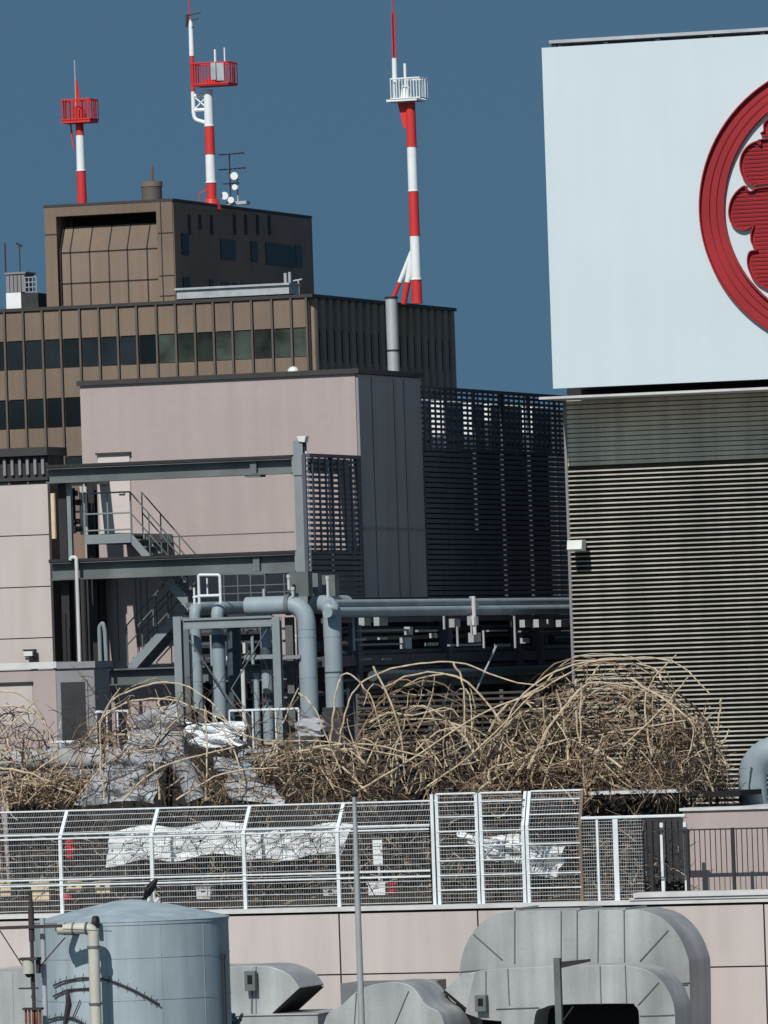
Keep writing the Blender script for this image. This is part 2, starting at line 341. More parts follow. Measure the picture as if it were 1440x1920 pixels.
# right mast
ym = YB + 20; base = P(782, 570, ym); Zt = lambda py: P(775, py, YB + 20).z; xr = lambda px, py: P(px, py, YB + 20).x
m = thing('radio_mast', 'red and white mast with white cage and slanting legs, right of the brown tower', 'mast', (base.x, ym, ZB), 'red and white masts')
bx = base.x
banded(m, bx, ym, [ZB, Zt(524), Zt(441), Zt(358), Zt(274), Zt(192)], .40, .37)
b = MB()
for (dx, dy, q) in ((-50, 0, 553), (-27, .2, 566)):
    foot = Vector((bx + dx / PM / .945, ym + dy, ZB)); top = Vector((bx - .1, ym, Zt(462))); mid = foot.lerp(top, .38)
    b.m = 0; b.tube([foot, mid], .17 if dx < -40 else .24, 10); b.m = 1; b.tube([mid, top], .18 if dx < -40 else .24, 10)
b.build('leg', ['mred', 'mwhite'], m)
b = MB(); cage(b, (xr(765, 165) + .1, ym, Zt(185)), 29 / PM, 1.0, 38 / PM, 10, .04); b.build('cage', 'mwhite', m)
b = MB(); b.box(bx - 1.6, bx + .85, ym - 1, ym + 1, Zt(190), Zt(186)); b.tube([(bx - .35, ym, Zt(186)), (bx - .35, ym, Zt(160))], [.5, .3], 12); b.build('platform', 'mwhite', m)
b = MB(); b.tube([(bx - 1.05, ym - .5, Zt(192)), (bx - 1.0, ym - .5, Zt(108))], .2, 10); b.tube([(bx - .35, ym, Zt(165)), (bx - .35, ym, Zt(118))], .11, 8); b.build('top_pole', 'mwhite', m)
b = MB(); b.prism([(bx - 1.0, Zt(192)), (bx - .3, Zt(192)), (bx - .3, Zt(240)), (bx - .6, Zt(238))], ym - .1, ym + .1); b.build('gusset', 'mred', m)
b = MB()
for i in range(3): a = i * 2.1; b.tube([(bx - 1.0 + .13 * math.cos(a), ym - .5 + .13 * math.sin(a), Zt(108)), (bx - 1.0 + .13 * math.cos(a), ym - .5 + .13 * math.sin(a), Zt(22))], .05, 5)
for i in range(9):
    z = Zt(108 - i * 9.5); b.tube([(bx - 1.15, ym - .5, z), (bx - .85, ym - .5, z + .2)], .03, 4)
b.tube([(bx - 1.0, ym - .5, Zt(22)), (bx - 1.0, ym - .5, Zt(-30))], .05, 5); b.build('lattice_whip', 'mred', m)
# antenna cluster
ya = YT + 12; c = P(441, 388, ya)
m = thing('television_antenna', 'thin grey television antenna with three crossbars on the tower roof, right of the middle mast', 'antenna', (P(431, 388, ya).x, ya, ZT))
x = P(431, 330, ya).x; z = lambda q: P(440, q, ya).z
b = MB(); b.tube([(x, ya, ZT), (x, ya, z(288))], .06, 6); b.build('pole', 'pole', m)
b = MB()
for q, w in ((289, 1.2), (317, 1.3), (344, .7)):
    b.tube([(x - w * .7, ya, z(q)), (x + w, ya, z(q - 2))], .04, 4)
    for i in range(6): b.tube([(x - w * .6 + i * w * .3, ya - .4, z(q)), (x - w * .6 + i * w * .3, ya + .4, z(q))], .025, 4)
b.build('crossbar', 'pole', m)
x2 = P(449, 360, ya).x
m = thing('dish_antenna_rack', 'small rack of pale dish antennas at the tower roof edge beside the television antenna', 'antenna', (x2, ya, ZT))
b = MB(); b.tube([(x2, ya - .4, ZT), (x2, ya - .4, z(327))], .07, 6); b.box(x2 - .9, x2 + .7, ya - .5, ya + .4, ZT, ZT + .25); b.build('rack', 'sill', m)
for (px, q, rr) in ((446, 331, .3), (428, 368, .3), (447, 352, .22), (440, 376, .25)):
    b = MB(); cc = P(px, q, ya); b.tube([(cc.x, ya - .6, cc.z), (cc.x, ya - .75, cc.z), (cc.x + .02, ya - .9, cc.z)], [rr * .3, rr * .8, rr], 12); b.build('dish', 'mwhite', m)
# small antennas on shoulder roof
for k, px in enumerate((536, 544, 560)):
    cc = P(px, 545, YB + 6); b = MB(); zt = P(px, (512, 510, 524)[k], YB + 6).z
    b.tube([(cc.x, cc.y, ZB + .2), (cc.x, cc.y, zt)], (.13, .11, .07)[k], 8); 
    if k == 2: b.tube([(cc.x - .4, cc.y, zt - .1), (cc.x + .3, cc.y, zt)], .07, 6)
    tag(b.build('panel_antenna', 'sill'), ('fatter white stick antenna, left of the trio at the roof shoulder', 'slimmer white stick antenna, middle of the trio at the roof shoulder', 'short grey T shaped antenna, right of the trio at the roof shoulder')[k], 'antenna', 'stick antennas on the roof shoulder')
# rooftop plant far left, on its own roof further behind
yp = YB + 30
m = thing('rooftop_plant', 'dark and pale plant boxes with railing on the brown roof at the left edge', 'plant unit', (P(40, 580, yp).x, yp, ZB))
x0, x1, z0, z1 = rect(12, 548, 72, 600, yp); b = MB(); b.box(x0, (x0 + x1) / 2 - .1, yp, yp + 3, ZB, z1); b.build('pale_box', 'mwhite', m)
b = MB(); b.box((x0 + x1) / 2 - .1, x1, yp, yp + 3, ZB, z1 - .1); b.build('dark_box', 'dgrey', m)
x0, x1, z0, z1 = rect(11, 514, 47, 548, yp); b = MB()
for i in range(5): b.box(x0 + (x1 - x0) * i / 5 + .03, x0 + (x1 - x0) * (i + 1) / 5 - .03, yp, yp + 2, z0, z1)
b.box(x0 - .05, x1 + .1, yp - .1, yp + 2.1, z1, z1 + .15); b.build('louvered_unit', 'grey', m)
b = MB(); x0, x1, z0, z1 = rect(47, 520, 68, 548, yp)
for k in range(4): b.tube([(x0, yp, z0 + (z1 - z0) * k / 3), (x1, yp, z0 + (z1 - z0) * k / 3)], .04, 4)
for k in range(4): b.tube([(x0 + (x1 - x0) * k / 3, yp, z0), (x0 + (x1 - x0) * k / 3, yp, z1)], .04, 4)
b.build('railing', 'sill', m)
b = MB(); q = P(11, 515, yp); b.tube([q, (q.x, yp, P(11, 456, yp).z)], .07, 6); q = P(38, 515, yp); t = P(37, 458, yp).z
b.tube([q, (q.x, yp, t)], .05, 6); b.tube([(q.x - .25, yp, t + .1), (q.x + .2, yp, t - .15)], .09, 6); b.build('antenna', 'pole', m)
x0, x1, z0, z1 = rect(82, 566, 88, 580, yp)
x0, x1, z0, z1 = rect(0, 575, 70, 590, YB + 24); 

# ================================================================== STORE BUILDING: lower pink wall, terrace, plant block
def pinkwall():
    zt = P(720, 1699, 0).z
    bd = thing('store_building', 'long pink panelled parapet wall with dark joints below the white mesh fence', 'building', (0, 0, 0))
    xa, xb = P(-260, 1700, 0).x, P(1900, 1700, 0).x
    b = MB(); b.box(xa, xb, .03, 60, 0, zt - .12); b.build('wall', 'joint', bd)
    b = MB(); vj = [P(p, 1760, 0).x for p in (-149, 113, 375, 637, 897, 1162, 1434, 1700)]; vj = [xa] + vj + [xb]
    pitch = P(640, 1703, 0).z - P(640, 1818, 0).z
    for i in range(len(vj) - 1):
        for k in range(6):
            b.box(vj[i] + .018, vj[i + 1] - .018, 0, .029, zt - .13 - pitch * (k + 1) + .016, zt - .13 - pitch * k - .016)
    b.build('wall_panel', 'pinkpanel', bd)
    b = MB(); b.box(xa, xb, -.05, .5, zt - .09, zt); b.build('coping', 'whitecap', bd)
    b = MB(); b.box(xa, xb, .5, 60, zt - .12, zt - .05); b.build('terrace_roof', 'roof', bd)
    return zt, xa, xb
ZL, XA, XC = pinkwall()
ZF = ZL - .05                        # terrace floor

# plant block: front wall y = 22, side wall x = XP
YP = 22.0; c = P(665, 694, YP); XP, ZP = c.x, P(400, 703, YP).z
xp0 = P(151, 760, YP).x; yp2 = PX(784, 704, XP).y
pb = thing('plant_block', 'tall pink windowless plant building with dark roof edge and charcoal side', 'building', (XP, YP, ZF))
zcut = PX(730, 1120, XP).z
b = MB(); b.box(xp0, XP, YP, yp2, zcut, ZP - .12); b.box(xp0, XP - 1.62, YP, yp2, ZF, zcut - .001); b.build('wall', 'pink', pb)
b = MB(); b.box(xp0 - .06, XP + .12, YP - .08, yp2 + .05, ZP - .12, ZP); b.build('roof_edge', 'cap', pb)
b = MB(); b.box(XP + .002, XP + .07, YP + .03, yp2, zcut, ZP - .14); b.build('side_cladding', 'grey', pb)
b = MB()
for p in (697, 738, 757): y = PX(p, 900, XP).y; b.box(XP + .07, XP + .09, y - .012, y + .012, zcut, ZP - .2)
z = PX(730, 992, XP).z; b.box(XP + .07, XP + .092, YP + .03, yp2, z - .02, z + .02)
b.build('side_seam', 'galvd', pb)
b = MB(); z = P(400, 1003, YP).z; b.box(P(245, 1000, YP).x, P(552, 1000, YP).x, YP - .008, YP - .001, z - .012, z + .012)
for p in (222, 257, 266, 278): x = P(p, 1180, YP).x; z0 = P(p, 1240, YP).z; b.box(x - .012, x + .012, YP - .008, YP - .001, z0, P(p, 1085, YP).z)
b.build('wall_joint', 'seam', pb)
x0, x1, z0, z1 = rect(187, 852, 246, 1000, YP)
b = MB(); b.box(x0, x1, YP - .05, YP - .001, z0, z1); dr = b.build('door', 'pinkdoor', pb)
b = MB(); b.box(x0 - .04, x1 + .04, YP - .12, YP - .001, z1, z1 + .05); b.build('lintel', 'cap', dr)
b = MB(); b.tube([(x1 - .15, YP - .05, z0 + 1.0), (x1 - .15, YP - .12, z0 + 1.0), (x1 - .3, YP - .12, z0 + 1.0)], .02, 6); b.build('handle', 'iron', dr)

# white dome lamp on the pink block roof edge
c = P(542, 693, YP); b = MB(); b.tube([(c.x, YP + .3, ZP), (c.x, YP + .3, ZP + .06), (c.x, YP + .3, ZP + .11), (c.x, YP + .3, ZP + .13)], [.14, .13, .08, .02], 14)
tag(b.build('roof_dome', 'lamp'), 'small white dome on the roof edge of the pink plant block', 'vent cap')
# flue
c = P(738, 690, YP + 8); fz = P(737, 556, YP + 8).z
fl = thing('flue_pipe', 'tall shiny stainless flue with a dark collar behind the pink plant block', 'chimney', (c.x, YP + 8, ZP - 1))
fr = .15; b = MB(); b.tube([(c.x, YP + 8, ZP - 1.5), (c.x, YP + 8, fz)], fr * 1.0, 24); b.build('pipe', 'silver', fl)
zc = P(740, 657, YP + 8).z; b = MB(); b.tube([(c.x, YP + 8, zc - .02), (c.x, YP + 8, zc + .02)], fr * 1.1, 24); b.tube([(c.x, YP + 8, fz - .05), (c.x, YP + 8, fz)], fr * 1.12, 24); b.build('collar', 'iron', fl)

# ---- dark louver screens (receding along the side plane)
def louver_screen(name, label, y0, y1, zb, zt, x, pitch=.128, grid_z=None, npost=5, slat=.068):
    t = thing(name, label, 'louver screen', (x, y0, zb), 'dark louver screens')
    b = MB(); z = zb + .05
    while z < zt - .05:
        h_ = slat if (grid_z is None or z > grid_z) else slat + .025
        b.prism([(x, z), (x + .07, z - .012), (x + .07, z + h_ - .012), (x, z + h_)], y0, y1, 'y'); z += pitch
    b.build('slats', 'navy', t)
    for i in range(npost + 1):
        y = y0 + (y1 - y0) * i / npost; b = MB(); b.box(x - .09, x - .003, y - .04, y + .04, zb, zt); b.build('post', 'navy', t)
    b = MB(); b.box(x - .08, x + .1, y0, y1, zt - .05, zt + .03); b.box(x - .08, x + .1, y0, y1, zb - .06, zb); b.build('rail', 'navy', t)
    if grid_z is not None:
        b = MB(); n = int((y1 - y0) / .42)
        for i in range(n): y = y0 + (i + .5) * (y1 - y0) / n; b.box(x + .072, x + .1, y - .045, y + .045, grid_z, zt - .05)
        b.build('mullion', 'navy', t)
    return t
ys1 = PX(789, 900, XP).y; ys2 = PX(1078, 900, XP).y + 3
zs_t = PX(790, 726, XP).z; zs_b = PX(930, 1118, XP).z
louver_screen('louver_screen', 'long dark navy louver screen between the charcoal panel and the grey louvered tower', ys1, ys2, zs_b, zs_t, XP, .128, PX(930, 850, XP).z, 7)
ysa = PX(577, 980, XP).y
louver_screen('louver_screen', 'narrow dark louver screen in front of the pink plant block, right of the steel column', ysa, YP - .05, PX(625, 1112, XP).z, PX(625, 855, XP).z, XP, .128, PX(625, 1035, XP).z, 2)
b = MB(); b.box(XP - 6.2, XP - 6.0, ys1 + .05, ys2 + 3, ZF, zs_t - .15); b.box(XP - 6, XP - .3, ys2 + 2.7, ys2 + 3, ZF, zs_t - .15)
tag(b.build('screen_back_wall', 'dgrey'), 'dark wall behind the long navy louver screen', 'wall')
# pale boxes added to make the slat gaps of the long screen look bright
for i, (l, r) in enumerate(((792, 810), (833, 868), (890, 909), (920, 938), (946, 980), (998, 1034))):
    xu = XP - .5; y0 = PX(l, 800, xu).y; y1 = PX(r, 800, xu).y; zt_ = PX(930, 758, xu).z; zb_u = PX(930, 848, xu).z
    t = thing('bright_gap_box', ('nearest', 'second', 'third', 'fourth', 'fifth', 'farthest')[i] + ' pale box added for the bright gaps between the slats of the long navy screen', 'added box', (xu, y0, zb_u), 'pale boxes added behind the navy screen')
    b = MB(); b.box(xu - 1.3, xu, y0, y1, zb_u, zt_); b.build('casing', 'mwhite', t, .02)
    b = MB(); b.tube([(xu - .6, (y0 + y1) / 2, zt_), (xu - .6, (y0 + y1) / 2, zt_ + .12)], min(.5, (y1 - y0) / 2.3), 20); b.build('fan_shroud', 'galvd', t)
    b = MB(); b.box(xu - 1.2, xu - .1, y0 + .05, y1 - .05, ZF, zb_u - .001); b.build('stand', 'dgrey', t)
    b = MB()
    for k in range(4): z = zb_u + (zt_ - zb_u) * (k + .7) / 4.6; b.box(xu, xu + .03, y0 + .05, y1 - .05, z, z + .05)
    b.build('grille', 'dgrey', t)

# ================================================================== WHITE SIGN TOWER
YW = 30.0
wt = thing('sign_tower', 'large louvered tower carrying a huge white sign with a red round emblem', 'building', (P(1300, 1400, YW).x, YW, ZF))
xw0 = P(1068, 1000, YW).x; xw1 = P(2140, 1000, YW).x
YS = YW - 1.95                       # sign face
xs0 = P(1026, 400, YS).x; zs1 = P(1230, 77, YS).z; zs0 = P(1230, 720, YS).z; xs1 = P(2150, 400, YS).x
zl_t = P(1250, 738, YW).z; zup = P(1250, 868, YW).z
b = MB(); b.box(xw0 + .05, xw1, YW, YW + 16, ZF, zs0 + .3); b.build('wall', 'louvb', wt)
b = MB(); z = ZF + .3; pitch = .118
while z < zup - .04: b.prism([(YW - .001, z + .012), (YW - .13, z), (YW - .13, z + .031), (YW - .001, z + .041)], xw0, xw1, 'x'); z += pitch + rnd.uniform(-.004, .004)
b.build('louver_slats', 'louv', wt)
b = MB(); z = zup + .02
while z < zl_t - .12: b.prism([(YW - .001, z + .03), (YW - .09, z), (YW - .09, z + .088), (YW - .001, z + .112)], xw0, xw1, 'x'); z += pitch
b.build('upper_louvers', 'louvup', wt)
b = MB(); b.box(xw0 - .02, xw0 + .045, YW - .14, YW + 16, ZF, zl_t); b.build('side_sheet', 'grey', wt)
z0 = P(1250, 735, YS + .4).z
b = MB(); b.box(xw0 - .06, xw1, YS + .0, YW - .15, z0 - .06, z0); b.build('ledge', 'whitecap', wt)
b = MB(); b.box(xs0 + .1, xs1, YS + .25, YW + 14, zs0 + .02, zs1 - .05); b.build('sign_box', 'grey', wt)
sg = MB(); sg.box(xs0, xs1, YS, YS + .22, zs0, zs1); sg = sg.build('sign_panel', 'white', wt)
b = MB(); b.box(xs0 + .1, xs1, YS + .3, YS + 2, zs1 + .12, zs1 + .2); b.build('roof_rail', 'sill', wt)
b = MB(); x = xs0 + .15
while x < xs1: b.box(x, x + .12, YS + .35, YS + .5, zs1 - .06, zs1 + .12); x += 1.35
b.build('rail_post', 'dgrey', wt)
# emblem
ec = P(1585, 383, YS); px = 1 / (15000 / (P(1300, 400, YS) - CAM).length)
er0, er1 = 270 * px, 225 * px
def epx(x, y): q = P(x, y, YS); return (q.x, q.z)
ecx, ecz = epx(1585, 383)
kx = (ecx - epx(1315, 388)[0]) / er0
N = 96
def ring(r): return [(ecx + r * kx * math.cos(2 * math.pi * i / N), ecz + r * math.sin(2 * math.pi * i / N)) for i in range(N)]
def loops_face(mb, outer, inner, y):
    k = len(mb.v)
    for q in outer + inner: mb.v.append((q[0], y, q[1]))
    for i in range(N): j = (i + 1) % N; mb.face((k + i, k + j, k + N + j, k + N + i))
def wallstrip(mb, loop, y0, y1, thick=.03):
    k = len(mb.v); n = len(loop)
    c = Vector((sum(p[0] for p in loop) / n, sum(p[1] for p in loop) / n))
    # offset along the normals of the loop
    for i in range(n):
        a, b_, d = Vector(loop[i - 1]), Vector(loop[i]), Vector(loop[(i + 1) % n])
        t = (d - a); t = t.normalized() if t.length else Vector((1, 0)); nn = Vector((t.y, -t.x)) * thick
        for (yy, q) in ((y0, b_), (y1, b_), (y1, b_ + nn), (y0, b_ + nn)): mb.v.append((q[0], yy, q[1]))
    for i in range(n):
        j = (i + 1) % n
        for e in range(4): mb.face((k + 4 * i + e, k + 4 * i + (e + 1) % 4, k + 4 * j + (e + 1) % 4, k + 4 * j + e))
b = MB(); loops_face(b, ring(er0), ring(er1), YS - .03)
for i in range(0): pass
wallstrip(b, ring(er0), YS - .14, YS - .001); wallstrip(b, ring(er1), YS - .14, YS - .001)
for rr in (.35, .65):            # tube rows running round inside the tray
    r = er1 + (er0 - er1) * rr; b.tube([(q[0], YS - .06, q[1]) for q in ring(r) + ring(r)[:1]], .008, 4)
ringo = b.build('emblem_ring', 'red', wt)
lobes = [[(1584, 262), (1436, 262), (1430, 272), (1424, 266), (1408, 273), (1396, 287), (1391, 306), (1394, 326), (1403, 340), (1416, 347), (1440, 343), (1584, 340)],
         [(1584, 352), (1440, 352), (1412, 360), (1402, 357), (1398, 350), (1384, 361), (1374, 377), (1370, 398), (1374, 416), (1384, 427), (1398, 430), (1416, 422), (1412, 436), (1412, 452), (1418, 464), (1423, 470),
          (1409, 473), (1405, 488), (1408, 506), (1418, 524), (1436, 537), (1470, 548), (1584, 556)],
         [(1584, 215), (1452, 222), (1436, 246), (1442, 253), (1584, 252)]]
for lb in lobes:
    lp = [epx(*q) for q in lb]; sub = []
    for i in range(len(lp)):
        p0, p1, p2, p3 = [Vector(lp[(i + k) % len(lp)]) for k in (-1, 0, 1, 2)]
        for k in range(4):
            t = k / 4; sub.append(tuple(.5 * ((2 * p1) + (p2 - p0) * t + (2 * p0 - 5 * p1 + 4 * p2 - p3) * t * t + (3 * p1 - p0 - 3 * p2 + p3) * t ** 3)))
    mir = [(2 * ecx - q[0], q[1]) for q in sub][::-1]
    for L in (sub, mir):
        b = MB(); k = len(b.v)
        b.prism(L, YS - .03, YS - .002)
        wallstrip(b, L, YS - .13, YS - .001)
        xs = [q[0] for q in L]; zs = [q[1] for q in L]; z = min(zs) + .05
        while z < max(zs):           # horizontal lamp tubes clipped to the outline
            cr = []
            for i in range(len(L)):
                a, c = L[i], L[(i + 1) % len(L)]
                if (a[1] - z) * (c[1] - z) < 0: cr.append(a[0] + (c[0] - a[0]) * (z - a[1]) / (c[1] - a[1]))
            cr.sort()
            for i in range(0, len(cr) - 1, 2):
                if cr[i + 1] - cr[i] > .15: b.tube([(cr[i] + .05, YS - .075, z), (cr[i + 1] - .05, YS - .05, z)], .01, 4)
            z += .1
        b.build('emblem_stroke', 'red', wt)
# wall lamp on the louvers
x0, x1, z0, z1 = rect(1068, 1013, 1096, 1034, YW - .5)
l = thing('wall_lamp', 'pale boxy floodlight on a bracket at the left edge of the louvered tower', 'lamp', ((x0 + x1) / 2, YW - .5, z0))
b = MB(); b.prism([(YW - .75, z0 + .05), (YW - .4, z0), (YW - .35, z1), (YW - .7, z1)], x0, x1, 'x'); b.build('housing', 'lamp', l, .01)
b = MB(); b.bar(((x0 + x1) / 2 + .1, YW - .4, (z0 + z1) / 2), ((x0 + x1) / 2 + .1, YW - .13, (z0 + z1) / 2), .08); b.build('bracket', 'iron', l)

# ================================================================== LEFT PINK BUILDING
YL = 20.6
x1 = P(94, 1070, YL).x; x0 = P(-300, 1070, YL).x; zt = P(45, 908, YL).z
lb = thing('pink_annex', 'pale pink annex with horizontal joints at the left edge, dark ribbed box on top', 'building', (x1, YL, ZF))
b = MB(); b.box(x0, x1 - .02, YL + .03, YL + 1.2, ZF, zt); b.build('wall', 'joint', lb)
b = MB(); zj = [zt] + [P(45, q, YL).z for q in (1004, 1101, 1197)] + [ZF]
for i in range(4): b.box(x0, x1, YL, YL + .029, zj[i + 1] + .013, zj[i] - .013)
b.build('wall_panel', 'pinkpanel', lb)
b = MB(); b.box(x1 + .001, x1 + .06, YL, YL + 1.2, ZF, zt); b.build('side_sheet', 'cap', lb)  # near-black sheet over the whole annex side paints in the gap's shade
xa_, xb_, za_, zb2 = rect(-300, 846, 90, 908, YL)
b = MB(); b.box(xa_, xb_ - .05, YL + .15, YL + 1.2, za_, zb2 - .2); b.build('roof_box', 'dgrey', lb)
b = MB(); x = xb_ - 1.6
while x < xb_ - .05: b.box(x, x + .07, YL + .06, YL + .149, za_ + .15, zb2 - .25); x += .2
b.build('rib', 'grey', lb)
b = MB(); b.box(xa_, xb_, YL - .05, YL + 1.3, zb2 - .2, zb2); b.box(xa_, xb_, YL - .04, YL + .1, za_, za_ + .08); b.build('roof_box_trim', 'cap', lb)
x0_, x1_, z0_, z1_ = rect(46, 1219, 62, 1237, YL - .3)
l = thing('floodlight', 'small floodlight with a dark body low on the pink annex wall', 'lamp', (x0_, YL - .3, z0_))
b = MB(); b.box(x0_, x1_, YL - .35, YL - .25, z0_ + .09, z1_); b.build('face', 'lamp', l)
b = MB(); b.box(x0_ - .02, x1_ + .02, YL - .249, YL - .1, z0_ + .06, z1_ + .02); b.box(x0_ - .02, x1_ + .02, YL - .37, YL - .351, z1_ - .01, z1_ + .02); b.box(x0_ + .02, x1_ - .02, YL - .3, YL - .002, z0_, z0_ + .05); b.build('body', 'iron', l)
# lower block with dark door
YQ = 12.0
x0, x1, z0, z1 = rect(-300, 1246, 178, 1400, YQ)
lk = thing('stair_hut', 'low pink rooftop hut with a charcoal door, in front of the annex', 'hut', (x1, YQ, ZF))
xm = P(106, 1320, YQ).x
b = MB(); b.box(x0, xm, YQ, YQ + 1, ZF, z1 - .18); b.build('wall', 'pink', lk)
b = MB(); b.box(xm + .001, x1, YQ + .02, YQ + 1, ZF, z1 - .18); b.build('door_surround', 'grey', lk)
b = MB(); b.box(x0, xm + .05, YQ - .06, YQ + 1.1, z1 - .15, z1); b.build('coping', 'whitecap', lk)
b = MB(); b.box(xm + .052, x1 + .05, YQ - .04, YQ + 1.1, z1 - .17, z1 - .02); b.build('coping_dark', 'grey', lk)
b = MB(); b.box(x0, x1, YQ + .02, YQ + 1.05, z1 - .18, z1 - .172); b.build('shadow_gap', 'cap', lk)
q = rect(116, 1279, 162, 1388, YQ); b = MB(); b.box(q[0], q[1], YQ - .01, YQ + .019, q[2], q[3]); d = b.build('door', 'dgrey', lk)
b = MB(); b.box(q[0] - .05, q[0] - .001, YQ - .02, YQ + .019, q[2], q[3] + .05); b.box(q[1] + .001, q[1] + .05, YQ - .02, YQ + .019, q[2], q[3] + .05); b.box(q[0], q[1], YQ - .02, YQ + .019, q[3] + .001, q[3] + .05); b.build('frame', 'grey', d)
q = rect(-60, 1283, 62, 1360, YQ); b = MB(); b.box(q[0], q[1], YQ - .012, YQ - .001, q[2], q[3]); hd = b.build('wall_recess_panel', 'pinkpanel', lk)
b = MB(); b.box(q[0], q[1] + .02, YQ - .08, YQ - .001, q[3] + .001, q[3] + .04); b.build('drip_edge', 'cap', hd)

# ================================================================== STEEL GANTRY
YG = 18.9
gn = thing('steel_gantry', 'grey steel gantry of long beams and columns before the pink plant block', 'gantry', (P(570, 1200, YG).x, YG, ZF))
def hbeam_x(x0, x1, zb, zt, y, d=.42, tk=.035):
    b = MB(); b.box(x0, x1, y - d / 2, y + d / 2, zt - tk, zt); b.box(x0, x1, y - d / 2, y + d / 2, zb, zb + tk); b.box(x0, x1, y - .02, y + .02, zb + tk + .001, zt - tk - .001)
    return b
def hcol(x, y, z0, z1, w=.28, d=.3, tk=.035):
    b = MB(); b.box(x - w / 2, x + w / 2, y - d / 2, y - d / 2 + tk, z0, z1); b.box(x - w / 2, x + w / 2, y + d / 2 - tk, y + d / 2, z0, z1); b.box(x - .02, x + .02, y - d / 2 + tk + .001, y + d / 2 - tk - .001, z0, z1)
    return b
gx1 = P(566, 950, YG).x; gx0 = P(95, 950, YG).x
tz1 = P(330, 868, YG).z; tz0 = P(330, 897, YG).z; lz1 = P(330, 1046, YG).z; lz0 = P(330, 1080, YG).z
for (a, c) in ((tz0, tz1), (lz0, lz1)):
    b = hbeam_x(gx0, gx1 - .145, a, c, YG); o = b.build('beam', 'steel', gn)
    s = MB(); s.box(gx0 - .01, gx1 - .15, YG - .235, YG + .235, c + .001, c + .07); s.build('shade_strip', 'iron', o)  # dark strip stands in for the shadow under the top flange
    s = MB(); xx_ = P(478, 880, YG).x
    s.box(xx_ - .08, xx_ + .08, YG - .13, YG - .021, a + .045, c - .045); s.box(xx_ - .2, xx_ + .2, YG - .19, YG + .19, a - .05, a - .001); s.build('stiffener', 'steel', o)
b = hcol(gx1, YG, ZF, P(566, 826, YG).z, .24, .3); b.build('column', 'steell', gn)
b = MB(); b.box(gx1 - .16, gx1 + .14, YG - .18, YG - .151, tz0 - .05, tz1 + .03); b.box(gx1 - .16, gx1 + .14, YG - .18, YG - .151, lz0 - .03, lz1 + .05); b.build('splice_plate', 'steell', gn)
b = hcol(P(112, 980, YG).x, YG + .35, ZF, tz0, .2, .3); b.build('column', 'iron', gn)
b = hcol(P(126, 980, YG).x, YG + .2, lz1, tz0, .1, .12); b.build('column', 'steell', gn)
b = hcol(P(170, 980, YG + 1.5).x, YG + 1.6, ZF, tz0, .22, .25); b.build('column', 'iron', gn)
b = MB(); b.box(gx1 - .15, gx1 + .15, YG + .16, YP - .02, tz0 + .01, tz1 - .01); b.box(gx0 + .1, gx0 + .35, YG + .16, YP - .02, tz0 + .01, tz1 - .01); b.box(gx1 - .15, gx1 + .15, YG + .16, YP - .02, lz0 + .01, lz1 - .01); b.box(gx0 + .1, gx0 + .35, YG + .16, YP - .02, lz0 + .01, lz1 - .01); b.build('cross_beam', 'steel', gn)
z1 = P(250, 1253, YG).z; z0 = P(250, 1284, YG).z
b = hbeam_x(P(180, 1265, YG).x, P(560, 1265, YG).x, z0, z1, YG); b.build('beam', 'steel', gn)
# conduit beside column
x = P(577, 900, YG).x; b = MB(); b.tube([(x + .02, YG - .1, P(580, 1110, YG).z), (x + .02, YG - .1, P(577, 846, YG).z)], .03, 8)
for q in range(860, 1100, 42): z = P(577, q, YG).z; b.tube([(x + .02, YG - .1, z), (x + .02, YG - .1, z + .05)], .045, 8)
b.build('conduit', 'whitecap', gn)
# camera / lamp on column head
c = P(571, 826, YG); l = thing('column_lamp', 'small white lamp head on top of the steel column', 'lamp', (c.x, YG, c.z - .3))
b = MB(); b.prism([(c.x - .13, c.z + .1), (c.x + .1, c.z + .1), (c.x + .07, c.z - .05), (c.x - .08, c.z - .03)], YG - .2, YG + .05); b.build('head', 'lamp', l, .01)
b = MB(); b.tube([(c.x, YG - .05, c.z - .03), (c.x + .03, YG - .05, c.z - .35)], .03, 8); b.build('stem', 'iron', l)

# black ribbed block added for the shade deep in the gap
q = rect(99, 1060, 184, 1250, YP - .6)
b = MB(); b.box(q[0], q[1], YP - .6, YP - .02, ZF, q[3]); 
dc = thing('shade_block', 'tall black ribbed block added as the shade in the gap between annex and plant block', 'cabinet', (q[0], YP - .6, ZF)); b.build('body', 'dgrey', dc)
b = MB(); x = q[0] + .05
while x < q[1] - .05: b.box(x, x + .05, YP - .66, YP - .601, ZF + .05, q[3] - .03); x += .16
b.build('rib', 'black', dc)
# vertical risers in the gap
for k, (px, t, bt, y, r, mt, lab) in enumerate(((143, 1045, 1245, YG - .3, .045, 'whitecap', 'thin white pipe with a bent top in front of the black shade block'), (186, 1175, 1250, YG - .5, .05, 'steell', 'pale hooped pipe standing by the foot of the stair'),
                                       (120, 1150, 1250, YG - .2, .06, 'iron', 'dark pipe low in the gap beside the annex'), (99, 930, 1000, YG + 1.5, .06, 'yellow', 'pale yellow pipe high in the gap beside the annex'))):
    c = P(px, t, y); b = MB()
    pts = [(c.x, y, P(px, bt + 140, y).z), (c.x, y, c.z)]
    if k == 3: pts = [(c.x, y, P(px, 1010, y).z), (c.x, y, P(px, 925, y).z)]
    if k == 0: pts += [(c.x - .13, y, c.z), (c.x - .16, y, c.z - .06)]
    if k == 1: pts += [(c.x + .1, y, c.z + .1), (c.x + .14, y, c.z - .1), (c.x + .16, y, P(px, bt, y).z)]
    b.tube(bend(pts, .08), r, 8); tag(b.build('riser_pipe', mt), lab, 'pipe', 'pipes in the gap')
